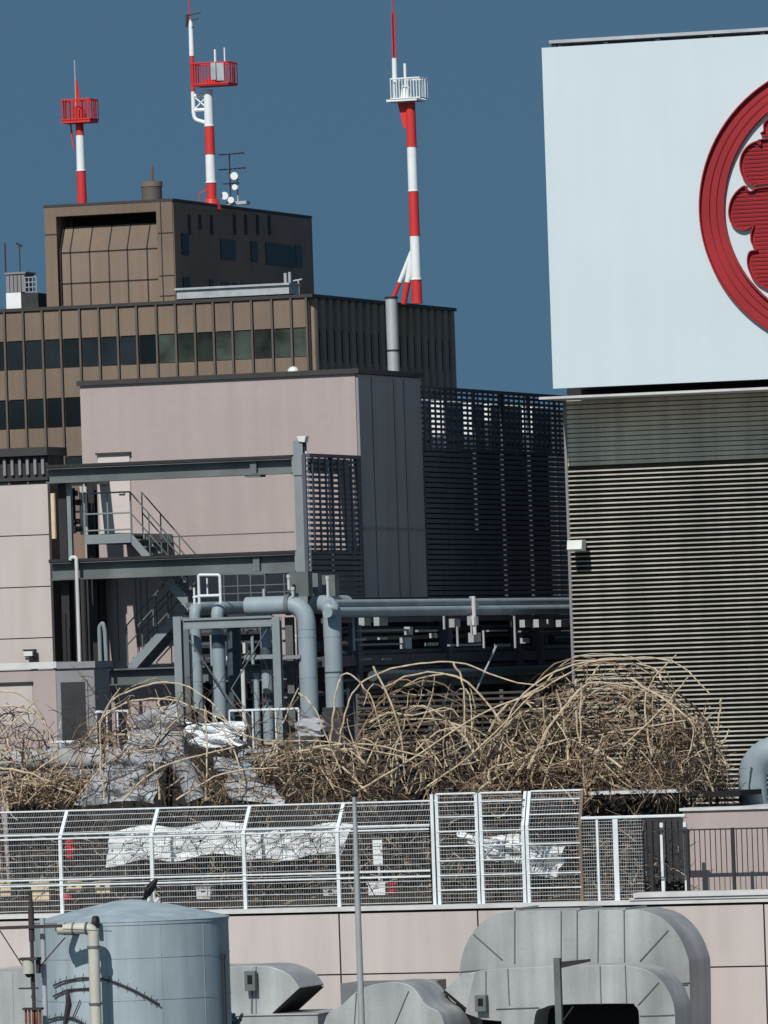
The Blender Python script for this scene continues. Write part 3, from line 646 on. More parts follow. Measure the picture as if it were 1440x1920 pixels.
# valve set on landing
YV = YG + .9
v = thing('valve_set', 'cluster of dark valves on white vertical pipes at the stair landing', 'valve', (P(143, 1000, YV).x, YV, P(143, 1000, YV).z))
b = MB()
for px in (131, 150, 158): c = P(px, 965, YV); b.tube([(c.x, YV + .1, P(px, 1003, YV).z), (c.x, YV + .1, P(px, 912, YV).z)], .045, 8)
b.build('pipe', 'whitecap', v)
b = MB()
for px, q in ((139, 925), (146, 942), (143, 978), (147, 992)): c = P(px, q, YV); b.tube([(c.x - .1, YV - .05, c.z), (c.x + .1, YV - .05, c.z)], .07, 10); b.tube([(c.x, YV - .1, c.z), (c.x, YV - .28, c.z)], .03, 6); b.tube([(c.x, YV - .28, c.z), (c.x, YV - .31, c.z)], .08, 10)
c = P(139, 950, YV); b.tube([(c.x, YV, P(139, 1000, YV).z), (c.x, YV, P(139, 915, YV).z)], .035, 8); b.build('valve_body', 'iron', v)

# ================================================================== STAIR
YS1 = YG + 1.55; YS0 = YG + .35
st = thing('steel_staircase', 'grey steel staircase with a landing and two flights against the pink wall', 'staircase', (P(300, 1245, YS0).x, YS0, ZF))
A = P(160, 1004, YS0); B = P(246, 1000, YS0); zd = B.z
b = MB(); b.box(A.x, B.x, YS0, YP - .03, zd - .05, zd); b.box(A.x, B.x, YS0 - .04, YS0 - .001, zd - .22, zd - .01); b.box(B.x + .001, B.x + .04, YS0 + .9, YP - .03, zd - .22, zd - .01)
b.box(A.x, A.x + .1, YS0 + .02, YP - .03, zd - .22, zd - .051); b.build('landing', 'steell', st)
def flight(p, q, y0, y1, nst=8, mt='steell'):
    for y in (y0, y1): b = MB(); b.prism([(p.x, p.z), (q.x, q.z), (q.x, q.z - .3), (p.x, p.z - .26)], y, y + .045); b.build('stringer', mt, st)
    for i in range(nst):
        t = (i + .5) / nst; x = p.x + (q.x - p.x) * t; z = p.z + (q.z - p.z) * t - .07; b = MB(); b.box(x - .13, x + .13, y0 + .05, y1 - .005, z - .02, z + .02); b.build('tread', 'steel', st)
def rail(pts, h=.95, n=2, r=.02, mt='steell', mids=(.5,)):
    for k in (1.0,) + tuple(mids): b = MB(); b.tube([p + V((0, 0, h * k)) for p in pts], r, 6); b.build('handrail', mt, st)
    for i in range(len(pts) - 1):
        for j in range(n + 1): q = pts[i].lerp(pts[i + 1], j / n); b = MB(); b.tube([q, q + V((0, 0, h))], r, 6); b.build('rail_post', mt, st)
Cc = P(352, 1122, YS0); flight(B, Cc, YS0, YS0 + .8, 9)
y2 = YS0 + .95; C2 = P(350, 1125, y2); D = P(240, 1246, y2); flight(C2, D, y2, y2 + .8, 10)
b = MB(); b.box(Cc.x - .05, Cc.x + .85, YS0 - .02, YS0 + 1.8, Cc.z - .2, Cc.z - .1); b.build('lower_landing', 'steel', st)
rail([V((A.x, YS0, zd)), V((B.x, YS0, zd))], 1.0, 2, .02, 'steell', (.5, .1))
rail([V((B.x, YS0, zd)), V((Cc.x, YS0, Cc.z))], 1.0, 3, .018, 'steel'); rail([V((B.x, YS0 + .8, zd)), V((Cc.x, YS0 + .8, Cc.z))], 1.0, 3, .018, 'steel')
rail([V((C2.x, y2, C2.z)), V((D.x, y2, D.z))], .95, 4, .018, 'steel'); rail([V((C2.x, y2 + .8, C2.z)), V((D.x, y2 + .8, D.z))], .95, 4, .018, 'steel')

# ================================================================== PIPES AND PIPE RACK
YR = 15.6
m_ = 1 / 79.5
def pipe(name, pts, r, label, cat='pipe', mt='pipe', rad=.35, bands=(), n=20, group='pale blue pipes'):
    o = thing(name, label, cat, (pts[-1][0], pts[-1][1], pts[-1][2]), group)
    b = MB(); b.tube(bend(pts, rad, 9), r, n); b.build('run', mt, o)
    e0, e1 = V(pts[-2]), V(pts[-1]); L_ = (e1 - e0).length; dv_ = (e1 - e0).normalized(); t_ = .75
    if L_ < 12 and r > .12:
        q = MB()
        while t_ < L_ - .1: q.tube([e0 + dv_ * t_, e0 + dv_ * (t_ + .025)], r + .006, n); t_ += .95
        if q.f: q.build('jacket_seam', mt, o)
    for (c, d, rr, bm_) in bands:
        q = MB(); q.tube([c, d], rr, n); q.build('band', bm_, o)
    return o
c = P(576, 1200, YR); c2 = P(540, 1134, YR); zb = P(580, 1375, YR).z
pipe('large_pipe', [(P(462, 1134, YR).x, YR, c2.z), (c.x, YR, c2.z), (c.x, YR, zb)], .215, 'thick pale blue pipe bending down from its horizontal run, nearer of the two large drops',
     bands=[(V((c2.x - .04, YR, c2.z)), V((c2.x + .06, YR, c2.z)), .25, 'steel'), (V((c.x, YR, P(576, 1180, YR).z)), V((c.x, YR, P(576, 1178, YR).z)), .222, 'pipe')], rad=.5)
c3 = P(625, 1240, YR + .6); zz3 = P(600, 1133, YR + .6).z
pipe('large_pipe', [(c3.x - .5, YR + 3, zz3), (c3.x - .5, YR + .9, zz3), (c3.x, YR + .6, zz3), (c3.x, YR + .6, P(628, 1326, YR + .6).z)], .215, 'thick pale blue pipe coming from behind and dropping right of the other large pipe',
     bands=[(V((c3.x, YR + .6, P(627, 1262, YR).z)), V((c3.x, YR + .6, P(627, 1259, YR).z)), .222, 'pipeband')], rad=.5)
for k, (px, r, bt, off, lab) in enumerate(((367, .14, 1330, .3, 'slim pale blue pipe, first from the rack post on the left'), (409, .15, 1345, .1, 'slim pale blue pipe with a dark band, second from the rack post on the left'))):
    yy = YR + off; c = P(px, 1200, yy); zt = P(px, 1140, yy).z
    pipe('slim_pipe', [(c.x + .15, yy + 1.6, zt), (c.x, yy, zt), (c.x, yy, P(px, bt, yy).z)], r, lab, rad=.2,
         bands=[(V((c.x, yy, P(px, 1215, yy).z)), V((c.x, yy, P(px, 1190, yy).z)), r * 1.06, 'pipeband')] if k else ())
for k, (px, t, bt, off, r, lab) in enumerate(((500, 1170, 1400, .9, .13, 'slim dark banded pipe just left of the rack post on the right'), (480, 1262, 1400, 1.0, .07, 'short thin pipe with a pointed top low in the rack'), (440, 1175, 1400, 1.4, .17, 'dark pipe in shade in the middle of the rack'), (455, 1255, 1400, .6, .05, 'thin white pipe low in the rack beside the dark pipe'))):
    yy = YR + off; c = P(px, 1250, yy)
    mt = ('pipe', 'pipe', 'pipeband', 'whitecap')[k]
    pipe('rack_pipe', [(c.x, yy, P(px, t, yy).z), (c.x, yy, P(px, bt, yy).z)], r, lab, mt=mt,
         bands=[(V((c.x, yy, P(px, 1322, yy).z)), V((c.x, yy, P(px, 1300, yy).z)), r * 1.06, 'pipeband'), (V((c.x, yy, P(px, 1255, yy).z)), V((c.x, yy, P(px, 1215, yy).z)), r * 1.06, 'pipeband')] if k == 0 else ())
# header pipe behind between slim pipes
c = P(390, 1142, YR + 1.5); pipe('header_pipe', [(P(360, 1142, YR + 1.5).x, YR + 1.5, c.z), (P(560, 1142, YR + 1.5).x, YR + 1.5, c.z - .02)], .14, 'horizontal pale pipe behind the slim pipe tops')
# long receding pipes
for k, (dz, dx, r, lab) in enumerate(((0, 0, .1, 'upper long pale blue pipe running back to the louvered tower'), (-.2, .12, .12, 'lower long pale blue pipe running back to the louvered tower'))):
    xq = XP + 1.2 + dx; a = PX(640, 1131, xq); e = PX(1085, 1133, xq)
    zc_ = (a.z + e.z) / 2 + dz + .03
    pipe('long_pipe', [(xq, a.y - 1.0, zc_), (xq, YW + 9, zc_)], r, lab)
# rack
rk = thing('pipe_rack', 'pale steel pipe rack of posts, beams and thin braces holding the blue pipes', 'pipe rack', (P(330, 1300, YR).x, YR, ZF))
yr = YR - .35
for px in (336, 521): c = P(px, 1240, yr); b = hcol(c.x, yr, ZF, P(px, 1156, yr).z, .19, .16, .03); b.build('post', 'steell', rk)
b = MB(); x0 = P(345, 1160, yr).x; x1 = P(512, 1160, yr).x; z1 = P(430, 1157, yr).z; b.box(x0, x1, yr - .08, yr + .08, z1 - .05, z1); b.box(x0, x1, yr - .03, yr - .001, z1 - .2, z1 - .051); b.box(x0, x1, yr - .08, yr + .08, z1 - .25, z1 - .201); b.build('beam', 'steell', rk)
b = MB(); z = P(480, 1232, yr).z; b.box(P(455, 1232, yr).x, x1, yr + .1, yr + .25, z - .05, z + .05); z = P(545, 1232, yr).z; b.box(x1 + .2, P(560, 1232, yr).x, yr + .1, yr + .25, z - .04, z + .04); b.build('beam', 'steell', rk)
b = MB(); b.tube([P(507, 1170, yr), P(434, 1292, yr)], .02, 6); b.tube([P(355, 1200, yr), P(435, 1320, yr)], .02, 6); b.tube([P(434, 1292, yr), P(470, 1345, yr)], .018, 6); b.tube([P(468, 1220, yr), P(455, 1245, yr)], .02, 6); b.build('brace', 'steel', rk)
for px in (345, 540): c = P(px, 1240, yr + 2); b = hcol(c.x, yr + 2.2, ZF, P(px, 1156, yr).z, .19, .16, .03); b.build('post', 'steel', rk)
# white ladder rail + grey guard rail on the rack top
YH = YR - .2
wr = thing('white_guardrail', 'bright white tubular guard rail on top of the pipe rack near the stair', 'guard rail', (P(390, 1130, YH).x, YH, P(390, 1130, YH).z))
b = MB(); a = P(372, 1078, YH); c = P(412, 1078, YH); zb = P(390, 1132, YH).z
b.tube(bend([(a.x, YH, zb), (a.x, YH, a.z), (c.x, YH, c.z), (c.x, YH, zb)], .06), .035, 8)
z = P(390, 1117, YH).z; b.tube([(a.x, YH, z), (c.x, YH, z)], .035, 8); b.tube([(a.x - .12, YH, z - .05), (a.x - .12, YH, zb)], .03, 8); b.tube([(a.x - .15, YH, z - .03), (a.x, YH, z)], .03, 8)
b.build('frame', 'wirew', wr)
b = MB(); 
for q in (0, .35): b.tube([(a.x - .12, YH + q, z + .2), (a.x - .12, YH + q, zb + .05)], .025, 8)
b.tube([(a.x + .1, YH + .3, z), (a.x + .1, YH + .3, z + .42)], .02, 6); b.build('gate_post', 'wirew', wr)
gr = thing('guardrail', 'thin grey guard rail on the walkway below the lower gantry beam', 'guard rail', (P(480, 1130, YG - .6).x, YG - .6, P(480, 1130, YG - .6).z))
yy = YG - .6; b = MB()
for q in (1078, 1100, 1114): a = P(415, q, yy); c = P(552, q - 3, yy); b.tube([(a.x, yy, a.z), (c.x, yy, a.z)], .016, 6)
for px in (420, 446, 470, 497, 533): a = P(px, 1100, yy); b.tube([(a.x, yy, P(px, 1134, yy).z), (a.x, yy, P(px, 1076, yy).z)], .018, 6)
b.build('rail', 'steel', gr)
b = MB(); a = P(497, 1100, yy); b.tube([(a.x, yy - .1, P(497, 1130, yy).z), (a.x, yy - .1, P(497, 1104, yy).z)], .035, 8); b.build('vent_pipe', 'sill', gr)
# valve tops above the large elbows
vt = thing('junction_cabinet', 'grey green steel junction boxes and white valve stems at the foot of the tall column', 'junction box', (gx1, YG - 1, P(566, 1120, YG).z))
b = MB()
for (l, t, r, bt, y) in ((542, 1072, 562, 1112, YR + .2), (556, 1072, 578, 1118, YR + .1), (580, 1075, 596, 1113, YR + .8), (600, 1078, 628, 1118, YR + 1.4)):
    q = rect(l, t, r, bt, y); b.box(q[0], q[1], y, y + .3, q[2], q[3])
b.build('box', 'steel', vt)
b = MB()
for (px, t, bt) in ((541, 1082, 1106), (549, 1105, 1120), (614, 1085, 1120)): a = P(px, t, YR - .1); b.tube([(a.x, YR - .1, P(px, bt, YR - .1).z), (a.x, YR - .1, a.z)], .035, 8); b.tube([(a.x, YR - .1, a.z - .02), (a.x, YR - .1, a.z + .06)], .05, 8)
b.build('valve_stem', 'whitecap', vt)

# plant level below the long screen: dark frame with ducts
pr = thing('equipment_rack', 'black steel frame and ducts in deep shade below the long navy louver screen', 'frame', (XP, ysa, ZF))
b = MB(); b.box(XP - 1.61, XP - 1.5, YP - .3, ys2, ZF, zs_b - .2); b.box(P(345, 1300, 19.6).x, XP - 1.5, 19.6, 19.7, ZF, P(450, 1150, 19.6).z); b.build('shade_backdrop', 'dgrey', pr)  # dark backdrop stands in for the plant building wall in shade
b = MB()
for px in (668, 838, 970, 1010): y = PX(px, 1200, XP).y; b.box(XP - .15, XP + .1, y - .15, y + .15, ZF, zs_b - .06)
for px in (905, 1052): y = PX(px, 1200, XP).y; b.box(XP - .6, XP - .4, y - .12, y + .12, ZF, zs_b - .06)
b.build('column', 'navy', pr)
b = MB(); 
for q, h in ((1160, .12), (1233, .25), (1268, .06)): z = PX(850, q, XP).z; b.box(XP - .1, XP + .05, ysa + 1, ys2, z - h / 2, z + h / 2)
b.build('beam', 'navy', pr)
b = MB()
for (l, r, q, hh) in ((672, 770, 1183, .05), (674, 760, 1209, .04), (782, 818, 1183, .05), (800, 820, 1208, .08), (842, 905, 1210, .05), (915, 950, 1183, .04), (930, 955, 1210, .07), (975, 990, 1184, .04), (1015, 1050, 1184, .04), (678, 695, 1236, .035), (720, 732, 1236, .035)):
    a = PX(l, q, XP + .9); e = PX(r, q, XP + .9); b.box(XP + .85, XP + .93, a.y, e.y, a.z - hh / 2, a.z + hh / 2)
b.build('tray', 'steell', pr)
b = MB()
for (l, t, r, bt) in ((683, 1158, 695, 1173), (711, 1157, 727, 1173), (852, 1160, 863, 1176), (886, 1155, 895, 1172), (984, 1162, 995, 1176), (1010, 1161, 1025, 1176), (1028, 1161, 1038, 1176), (1052, 1162, 1068, 1175), (888, 1186, 902, 1204), (768, 1175, 774, 1190), (760, 1195, 772, 1216), (675, 1197, 687, 1201), (718, 1195, 727, 1199), (815, 1187, 820, 1196), (985, 1196, 993, 1206)):
    q = rects(l, t, r, bt, XP + .94); b.box(XP + .8, XP + .94, q[0], q[1], q[2], q[3])
b.build('junction_box', 'sill', pr)
b = MB()
for (px, t, bt) in ((662, 1155, 1220), (857, 1175, 1212), (906, 1182, 1215), (882, 1118, 1190), (964, 1155, 1215), (832, 1155, 1180), (652, 1290, 1330)): a = PX(px, t, XP + 1); e = PX(px, bt, XP + 1); b.tube([(XP + 1, a.y, a.z), (XP + 1, a.y, e.z)], .03, 6)
b.tube([PX(930, 1212, XP + 1), PX(892, 1295, XP + 1)], .03, 6); b.build('conduit', 'sill', pr)
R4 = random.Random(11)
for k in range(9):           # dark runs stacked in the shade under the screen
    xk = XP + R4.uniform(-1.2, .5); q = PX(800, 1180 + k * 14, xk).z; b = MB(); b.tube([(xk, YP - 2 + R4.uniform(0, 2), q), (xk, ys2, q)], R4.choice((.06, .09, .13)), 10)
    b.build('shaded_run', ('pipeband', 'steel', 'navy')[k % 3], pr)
for k in range(8):
    px = 350 + k * 24 + R4.uniform(-5, 5); a = P(px, 1170, 19.3); b = MB(); b.tube([(a.x, 19.3, P(px, 1500, 19.3).z), (a.x, 19.3, P(px, R4.uniform(1170, 1240), 19.3).z)], R4.choice((.04, .06, .1)), 10); b.build('riser', ('pipeband', 'steel', 'pipe')[k % 3], pr)
for k, (l, t, r, bt) in enumerate(((428, 1170, 434, 1180), (455, 1170, 464, 1176), (487, 1170, 497, 1176), (424, 1230, 432, 1238), (430, 1205, 438, 1222), (455, 1205, 460, 1225), (540, 1190, 556, 1195), (540, 1198, 556, 1204), (470, 1250, 476, 1300), (452, 1262, 458, 1310))):
    q = rect(l, t, r, bt, 19.0); b = MB(); b.box(q[0], q[1], 19.0, 19.2, q[2], q[3]); b.build('small_box', 'whitecap', pr)
b = MB()
for q in (1185, 1208, 1236, 1262, 1300): a = P(350, q, 19.4); e = P(545, q, 19.4); b.box(a.x, e.x, 19.35, 19.45, a.z - .03, a.z + .03)
b.build('support_bar', 'navy', pr)
# clamps over long pipes
a = PX(884, 1118, XP + 1.45); c = PX(884, 1190, XP + 1.45)
cl = thing('pipe_clamp', 'white upright clamp bracket gripping the two long pale blue pipes', 'pipe clamp', (XP + .6, a.y, c.z))
b = MB(); b.tube([(XP + 1.5, a.y, c.z), (XP + 1.5, a.y, a.z)], .05, 8); b.build('rod', 'whitecap', cl)
b = MB(); q = rects(888, 1130, 895, 1142, XP + 1.5); b.box(XP + 1.45, XP + 1.53, q[0], q[1], q[2], q[3]); q = rects(887, 1156, 895, 1172, XP + 1.5); b.box(XP + 1.45, XP + 1.53, q[0], q[1], q[2], q[3]); b.build('plate', 'whitecap', cl)

# ================================================================== TERRACE THINGS
# dark hedge mass / lattice behind centre vines
b = MB()
x0, x1, z0, z1 = rect(672, 1300, 1010, 1500, 9)
ls = thing('louver_fence', 'low brown slatted screen half hidden behind the middle vine mounds', 'screen', (x0, 9, ZF))
z = z0
while z < z1: b.box(x0, x1, 9, 9.04, z, z + .05); z += .13
b.build('slats', 'slatd', ls)
b = MB()
for i in range(6): x = x0 + (x1 - x0) * i / 5; b.box(x - .04, x + .04, 9.041, 9.1, ZF, z1 + .05)
b.build('post', 'brown2', ls)
q = rect(186, 1398, 560, 1500, 11.5); b = MB(); b.box(q[0], q[1], 11.5, 11.8, ZF, q[3]); tag(b.build('dark_fill_panel', 'bed'), 'low dark panel added to darken the space behind the left vine arch and below the pipes', 'screen')  # added panel, keeps the space behind the arch dark
# planter wall behind the fence, full width, near-black for shade under the vines
b = MB(); b.box(XA + 1, P(1290, 1600, 6.5).x, 6.2, 6.6, ZF, P(700, 1445, 6.2).z)
pw = tag(b.build('garden_wall', 'bed'), 'long low dark garden wall behind the mesh fence and under the vines', 'wall')
b = MB(); b.box(XA + 1, P(1290, 1600, 6.5).x, 1.2, 6.15, ZF, ZF + .25); struct(b.build('planting_bed', 'soil'))

def vine(cxp, cy, basepx, w, h, d, n_arc, n_tw, label, seed, leafy=0, dense=1.0, dark=.5, pale=.5):
    """dried climber grown into a dome: w, h, d half width, height, half depth in metres"""
    R = random.Random(seed); c = P(cxp, basepx, cy); cz = c.z
    t = thing('vine_mound', label, 'vine', (c.x, cy, ZF), 'dried vine mounds')
    def dome(u, v, k=1.0):           # u, v in [-1,1]
        rr = max(0, 1 - u * u - v * v); return V((c.x + u * w, cy + v * d, cz + h * k * math.sqrt(rr)))
    mbs = {k: MB() for k in ('straw', 'cane', 'twig')}
    stem = MB()
    for i in range(4):
        u, v = R.uniform(-.6, .6), R.uniform(-.4, .4); top = dome(u * 1.1, v, .8)
        stem.tube([V((c.x + u * w * .5, cy + v, ZF)), V((c.x + u * w * .7 + R.uniform(-.1, .1), cy + v, (ZF + top.z) / 2)), top], [.05, .035, .02], 6)
    stem.build('stem', 'twig', t)
    for i in range(int(n_arc * .5)):           # long bowed canes over the dome
        a = R.uniform(0, 2 * math.pi) if R.random() < .5 else R.choice((0, math.pi)) + R.uniform(-.7, .7)
        off = R.uniform(-.8, .8); k = R.uniform(.5, 1.1); u0, v0 = math.cos(a), math.sin(a); L = math.sqrt(max(.05, 1 - off * off))
        s0, s1 = R.uniform(-1, -.4), R.uniform(-.1, 1.0)
        pts = []; nn = 10; jx, jz, ph = R.uniform(.03, .14), R.uniform(.03, .16), R.uniform(0, 6)
        for j in range(nn + 1):
            s = (s0 + (s1 - s0) * j / nn) * L; u, v = u0 * s - v0 * off, v0 * s + u0 * off
            q = dome(u, v, k); q.x += jx * math.sin(ph + j * .9) + R.uniform(-.02, .02); q.z += jz * math.sin(ph * 2 + j * .7) + R.uniform(-.025, .025); pts.append(q)
        kind = 'straw' if R.random() < .5 else ('cane' if R.random() < dark else 'twig')
        r = R.uniform(.009, .028); mbs[kind].tube(pts, [r * (1 - .6 * j / nn) for j in range(nn + 1)], 5, False)
    for i in range(int(n_arc * 2.2)):          # straighter crossing canes, broken and leaning every way
        u, v = R.uniform(-.95, .95), R.uniform(-.9, .9)
        if u * u + v * v > .95: continue
        q = dome(u, v, R.uniform(.1, 1.0)); a = R.uniform(0, 2 * math.pi); el = R.uniform(-1.4, 1.4); L = R.uniform(.4, 1.5)
        dv = V((math.cos(a) * math.cos(el), math.sin(a) * math.cos(el) * .5, math.sin(el))) * L; p0 = q - dv * .5; nn = 6; bow = R.uniform(-.14, .14); pts = []
        for j in range(nn + 1):
            t_ = j / nn; p = p0 + dv * t_ + V((-dv.z, 0, dv.x)) * bow * 4 * t_ * (1 - t_) + V((R.uniform(-.012, .012), 0, R.uniform(-.012, .012))); p.z = max(p.z, cz - .35); p.z = min(p.z, cz + h * 1.04); pts.append(p)
        kind = 'straw' if R.random() < pale else ('cane' if R.random() < .5 else 'twig')
        r = R.uniform(.008, .024); mbs[kind].tube(pts, [r * (1 - .5 * j / nn) for j in range(nn + 1)], 5, False)
    for i in range(int(n_tw * dense)):     # short crossing twigs through the volume
        u, v = R.uniform(-1, 1), R.uniform(-.9, .9)
        if u * u + v * v > 1: continue
        k = R.uniform(.02, 1.0) ** 1.3; q = dome(u, v, k); a = R.uniform(0, 2 * math.pi); el = R.gauss(0, .9); L = R.uniform(.1, .55)
        dv = V((math.cos(a) * math.cos(el), math.sin(a) * math.cos(el) * .6, math.sin(el))) * L
        mid = q + dv * .5 + V((R.uniform(-.07, .07), 0, R.uniform(-.05, .1)))
        e = q + dv
        if e.z < cz - .3: e.z = cz - .3
        x = R.random(); kind = 'straw' if x < .13 else ('cane' if x < .5 else 'twig'); r = R.uniform(.004, .012)
        mbs[kind].tube([q, mid, e], [r, r * .8, r * .4], 4, False)
    for k, mb in mbs.items():
        if mb.f: mb.build({'straw': 'pale_canes', 'cane': 'brown_canes', 'twig': 'dark_twigs'}[k], k, t)
    if leafy:
        b = MB()
        for i in range(leafy):
            u, v = R.uniform(-1, 1), R.uniform(-1, 1)
            if u * u + v * v > 1: continue
            q = dome(u, v, R.uniform(.0, .6)); s = R.uniform(.02, .06); a = R.uniform(0, 6.28); k = len(b.v)
            d1 = V((math.cos(a), math.sin(a), R.uniform(-.6, .6))) * s; d2 = V((-math.sin(a), math.cos(a), R.uniform(-1, 1))) * s * .7
            b.v += [tuple(q - d1), tuple(q + d2), tuple(q + d1), tuple(q - d2)]; b.face((k, k + 1, k + 2, k + 3))
        b.build('dead_leaves', 'brownl', t)
    return t
vine(20, 5.0, 1500, 1.3, 1.9, 1.2, 40, 500, 'open dried vine mound cut by the left edge, in front of the pink hut', 1, 150)
vine(300, 3.6, 1500, 2.0, 2.45, 1.5, 46, 240, 'tall dried vine arch over the silver sheeting, left of the blue pipes', 2, 200)
vine(90, 2.6, 1505, 1.5, .75, .9, 40, 500, 'low dense brown vine heap between the two left mounds', 3, 500)
vine(545, 3.2, 1505, 2.1, 1.25, 1.2, 85, 900, 'low dried vine tangle below the large blue pipes', 4, 900)
vine(800, 4.4, 1500, 2.15, 2.75, 1.6, 60, 600, 'wide dried vine mound in the middle, in front of the slatted screen', 5, 300)
vine(1130, 3.4, 1500, 2.75, 2.85, 1.7, 190, 2900, 'largest and densest dried vine mound, in front of the grey louvered tower', 6, 1700, pale=.66)
vine(1010, 3.0, 1500, 1.5, 1.9, 1.2, 75, 900, 'dense vine shoulder at the left of the largest mound', 7, 900)
vine(1300, 2.8, 1500, .9, 1.9, .9, 24, 900, 'thin dark twiggy vine at the right end of the terrace', 8, 100, dark=.2)
# a few signature straw canes, long and free-standing
sc = thing('loose_canes', 'long pale loose canes arching high over the vine mounds', 'vine', (P(700, 1480, 3).x, 3, ZF))
b = MB()
for pts, y in ((((615, 1480), (640, 1370), (668, 1290), (750, 1250), (860, 1243), (940, 1272), (1030, 1290)), 3.5), (((185, 1360), (215, 1310), (290, 1282), (345, 1285), (400, 1320), (450, 1375), (560, 1400)), 2.6),
                (((90, 1480), (200, 1340), (300, 1310), (400, 1340), (480, 1385), (620, 1392), (760, 1420)), 2.5), (((850, 1243), (870, 1290), (872, 1390)), 3.2), (((930, 1450), (960, 1330), (1040, 1260), (1150, 1236), (1260, 1240), (1330, 1300)), 2.4),
                (((1222, 1420), (1212, 1300), (1268, 1228)), 2.2), (((900, 1480), (1020, 1400), (1170, 1370), (1290, 1350)), 2.2), (((440, 1478), (560, 1410), (680, 1395), (800, 1420)), 2.2), (((620, 1390), (630, 1300), (650, 1262), (690, 1300), (720, 1380)), 2.6),
                (((700, 1250), (742, 1340), (760, 1450)), 3), (((1352, 1310), (1345, 1370)), 2), (((1090, 1280), (1088, 1400)), 2), (((640, 1500), (760, 1430), (900, 1340), (1000, 1300), (1110, 1240), (1180, 1235)), 2.7),
                (((560, 1300), (590, 1330), (640, 1450)), 2.3), (((195, 1500), (188, 1360), (225, 1290)), 1.9), (((150, 1490), (215, 1420), (330, 1400)), 1.9), (((386, 1500), (388, 1420), (384, 1330)), 1.9), (((300, 1500), (292, 1400), (340, 1340)), 1.9), (((450, 1500), (445, 1420), (400, 1340)), 1.9), (((230, 1500), (300, 1440), (440, 1400)), 1.8), (((330, 1500), (420, 1450), (520, 1440)), 1.8), (((-30, 1300), (30, 1298), (75, 1340), (105, 1400)), 3.2), (((-30, 1330), (40, 1325), (88, 1365), (100, 1430)), 3.0), (((-20, 1400), (30, 1350), (70, 1310)), 2.8), (((20, 1500), (75, 1440), (150, 1395), (190, 1350)), 2.4), (((0, 1440), (70, 1455), (110, 1500)), 2.2), (((470, 1470), (520, 1380), (560, 1290)), 2.4), (((800, 1475), (890, 1410), (1010, 1290)), 2.1), (((1170, 1400), (1240, 1330), (1290, 1270)), 2.1), (((1180, 1270), (1270, 1330), (1300, 1365), (1290, 1420)), 2.1)):
    wp = [P(px, py, y) for px, py in pts]; sm = []
    for i in range(len(wp) - 1):
        p0, p1, p2, p3 = wp[max(i - 1, 0)], wp[i], wp[i + 1], wp[min(i + 2, len(wp) - 1)]
        for k in range(6):
            t = k / 6; sm.append(.5 * ((2 * p1) + (p2 - p0) * t + (2 * p0 - 5 * p1 + 4 * p2 - p3) * t * t + (3 * p1 - p0 - 3 * p2 + p3) * t ** 3) + V((rnd.uniform(-.01, .01), rnd.uniform(-.05, .05), rnd.uniform(-.012, .012))))
    sm.append(wp[-1]); nn = len(sm); b.tube(sm, [.024 * (1 - .45 * j / nn) for j in range(nn)], 6, False)
b.build('cane', 'straw', sc)

# crumpled sheets
def sheet(poly, y, label, mt='cloth', seed=1, amp=.09, cat='tarpaulin', name='tarpaulin', group=None, nx=26, nz=14, lean=0.0):
    R = random.Random(seed)
    # poly: four corners px (tl, tr, br, bl)
    c = [P(px, py, y) for px, py in poly]; b = MB(); b.smooth = True
    ph = [(R.uniform(2, 6), R.uniform(2, 6), R.uniform(0, 6), R.uniform(.4, 1)) for _ in range(6)]
    for layer in (0, .02):
        k = len(b.v)
        for j in range(nz + 1):
            for i in range(nx + 1):
                u, w = i / nx, j / nz; p = c[0] * (1 - u) * (1 - w) + c[1] * u * (1 - w) + c[2] * u * w + c[3] * (1 - u) * w
                L = (c[1] - c[0]).length
                dd = sum(a[3] * (1 - 1.6 * abs(math.sin(a[0] * u * L * (.5 + .25 * q_ % 1) + a[1] * w * (1.2 if q_ % 2 else -1.6) + a[2]))) for q_, a in enumerate(ph)) * amp / 3.4
                ez = .05 * math.sin(u * L * 4 + ph[0][2]) * (1 if w in (0, 1) else .4) + R.uniform(-.006, .006)
                b.v.append((p.x + .3 * dd, p.y + dd + layer + lean * w, p.z + ez))
        for j in range(nz):
            for i in range(nx): a = k + j * (nx + 1) + i; b.face((a, a + 1, a + nx + 2, a + nx + 1))
    o = b.build(name, mt); tag(o, label, cat, group); return o
sheet([(205, 1555), (455, 1540), (455, 1600), (200, 1622)], 1.35, 'long white cloth behind the mesh fence, left half', 'cloth', 1)
sheet([(462, 1560), (662, 1543), (640, 1600), (460, 1616)], 1.3, 'white cloth behind the mesh fence with a pointed right end', 'cloth', 2)
sheet([(855, 1560), (995, 1570), (985, 1625), (905, 1605)], 1.5, 'crumpled white sheet behind the taller gate panels', 'cloth', 3, .3)
sheet([(985, 1582), (1062, 1585), (1045, 1645), (980, 1630)], 1.4, 'smaller crumpled white sheet hanging right of the larger one', 'cloth', 4, .25)
sheet([(262, 1335), (335, 1322), (365, 1430), (225, 1450)], 3.2, 'grey sheet tented under the tall left vine arch', 'cloth2', 5, .3, lean=-.5)
sheet([(345, 1350), (462, 1358), (462, 1402), (375, 1395)], 3.0, 'white bunched sheet under the right side of the left vine arch', 'cloth', 6, .3, lean=-.4)
sheet([(190, 1425), (305, 1415), (300, 1505), (150, 1505)], 2.4, 'grey wrinkled sheet low under the left vine arch', 'cloth2', 7, .3, lean=-.3)
sheet([(400, 1422), (470, 1430), (545, 1505), (445, 1505)], 2.4, 'pale grey sheet low beneath the slim pipes', 'cloth2', 8, .25, lean=-.3)
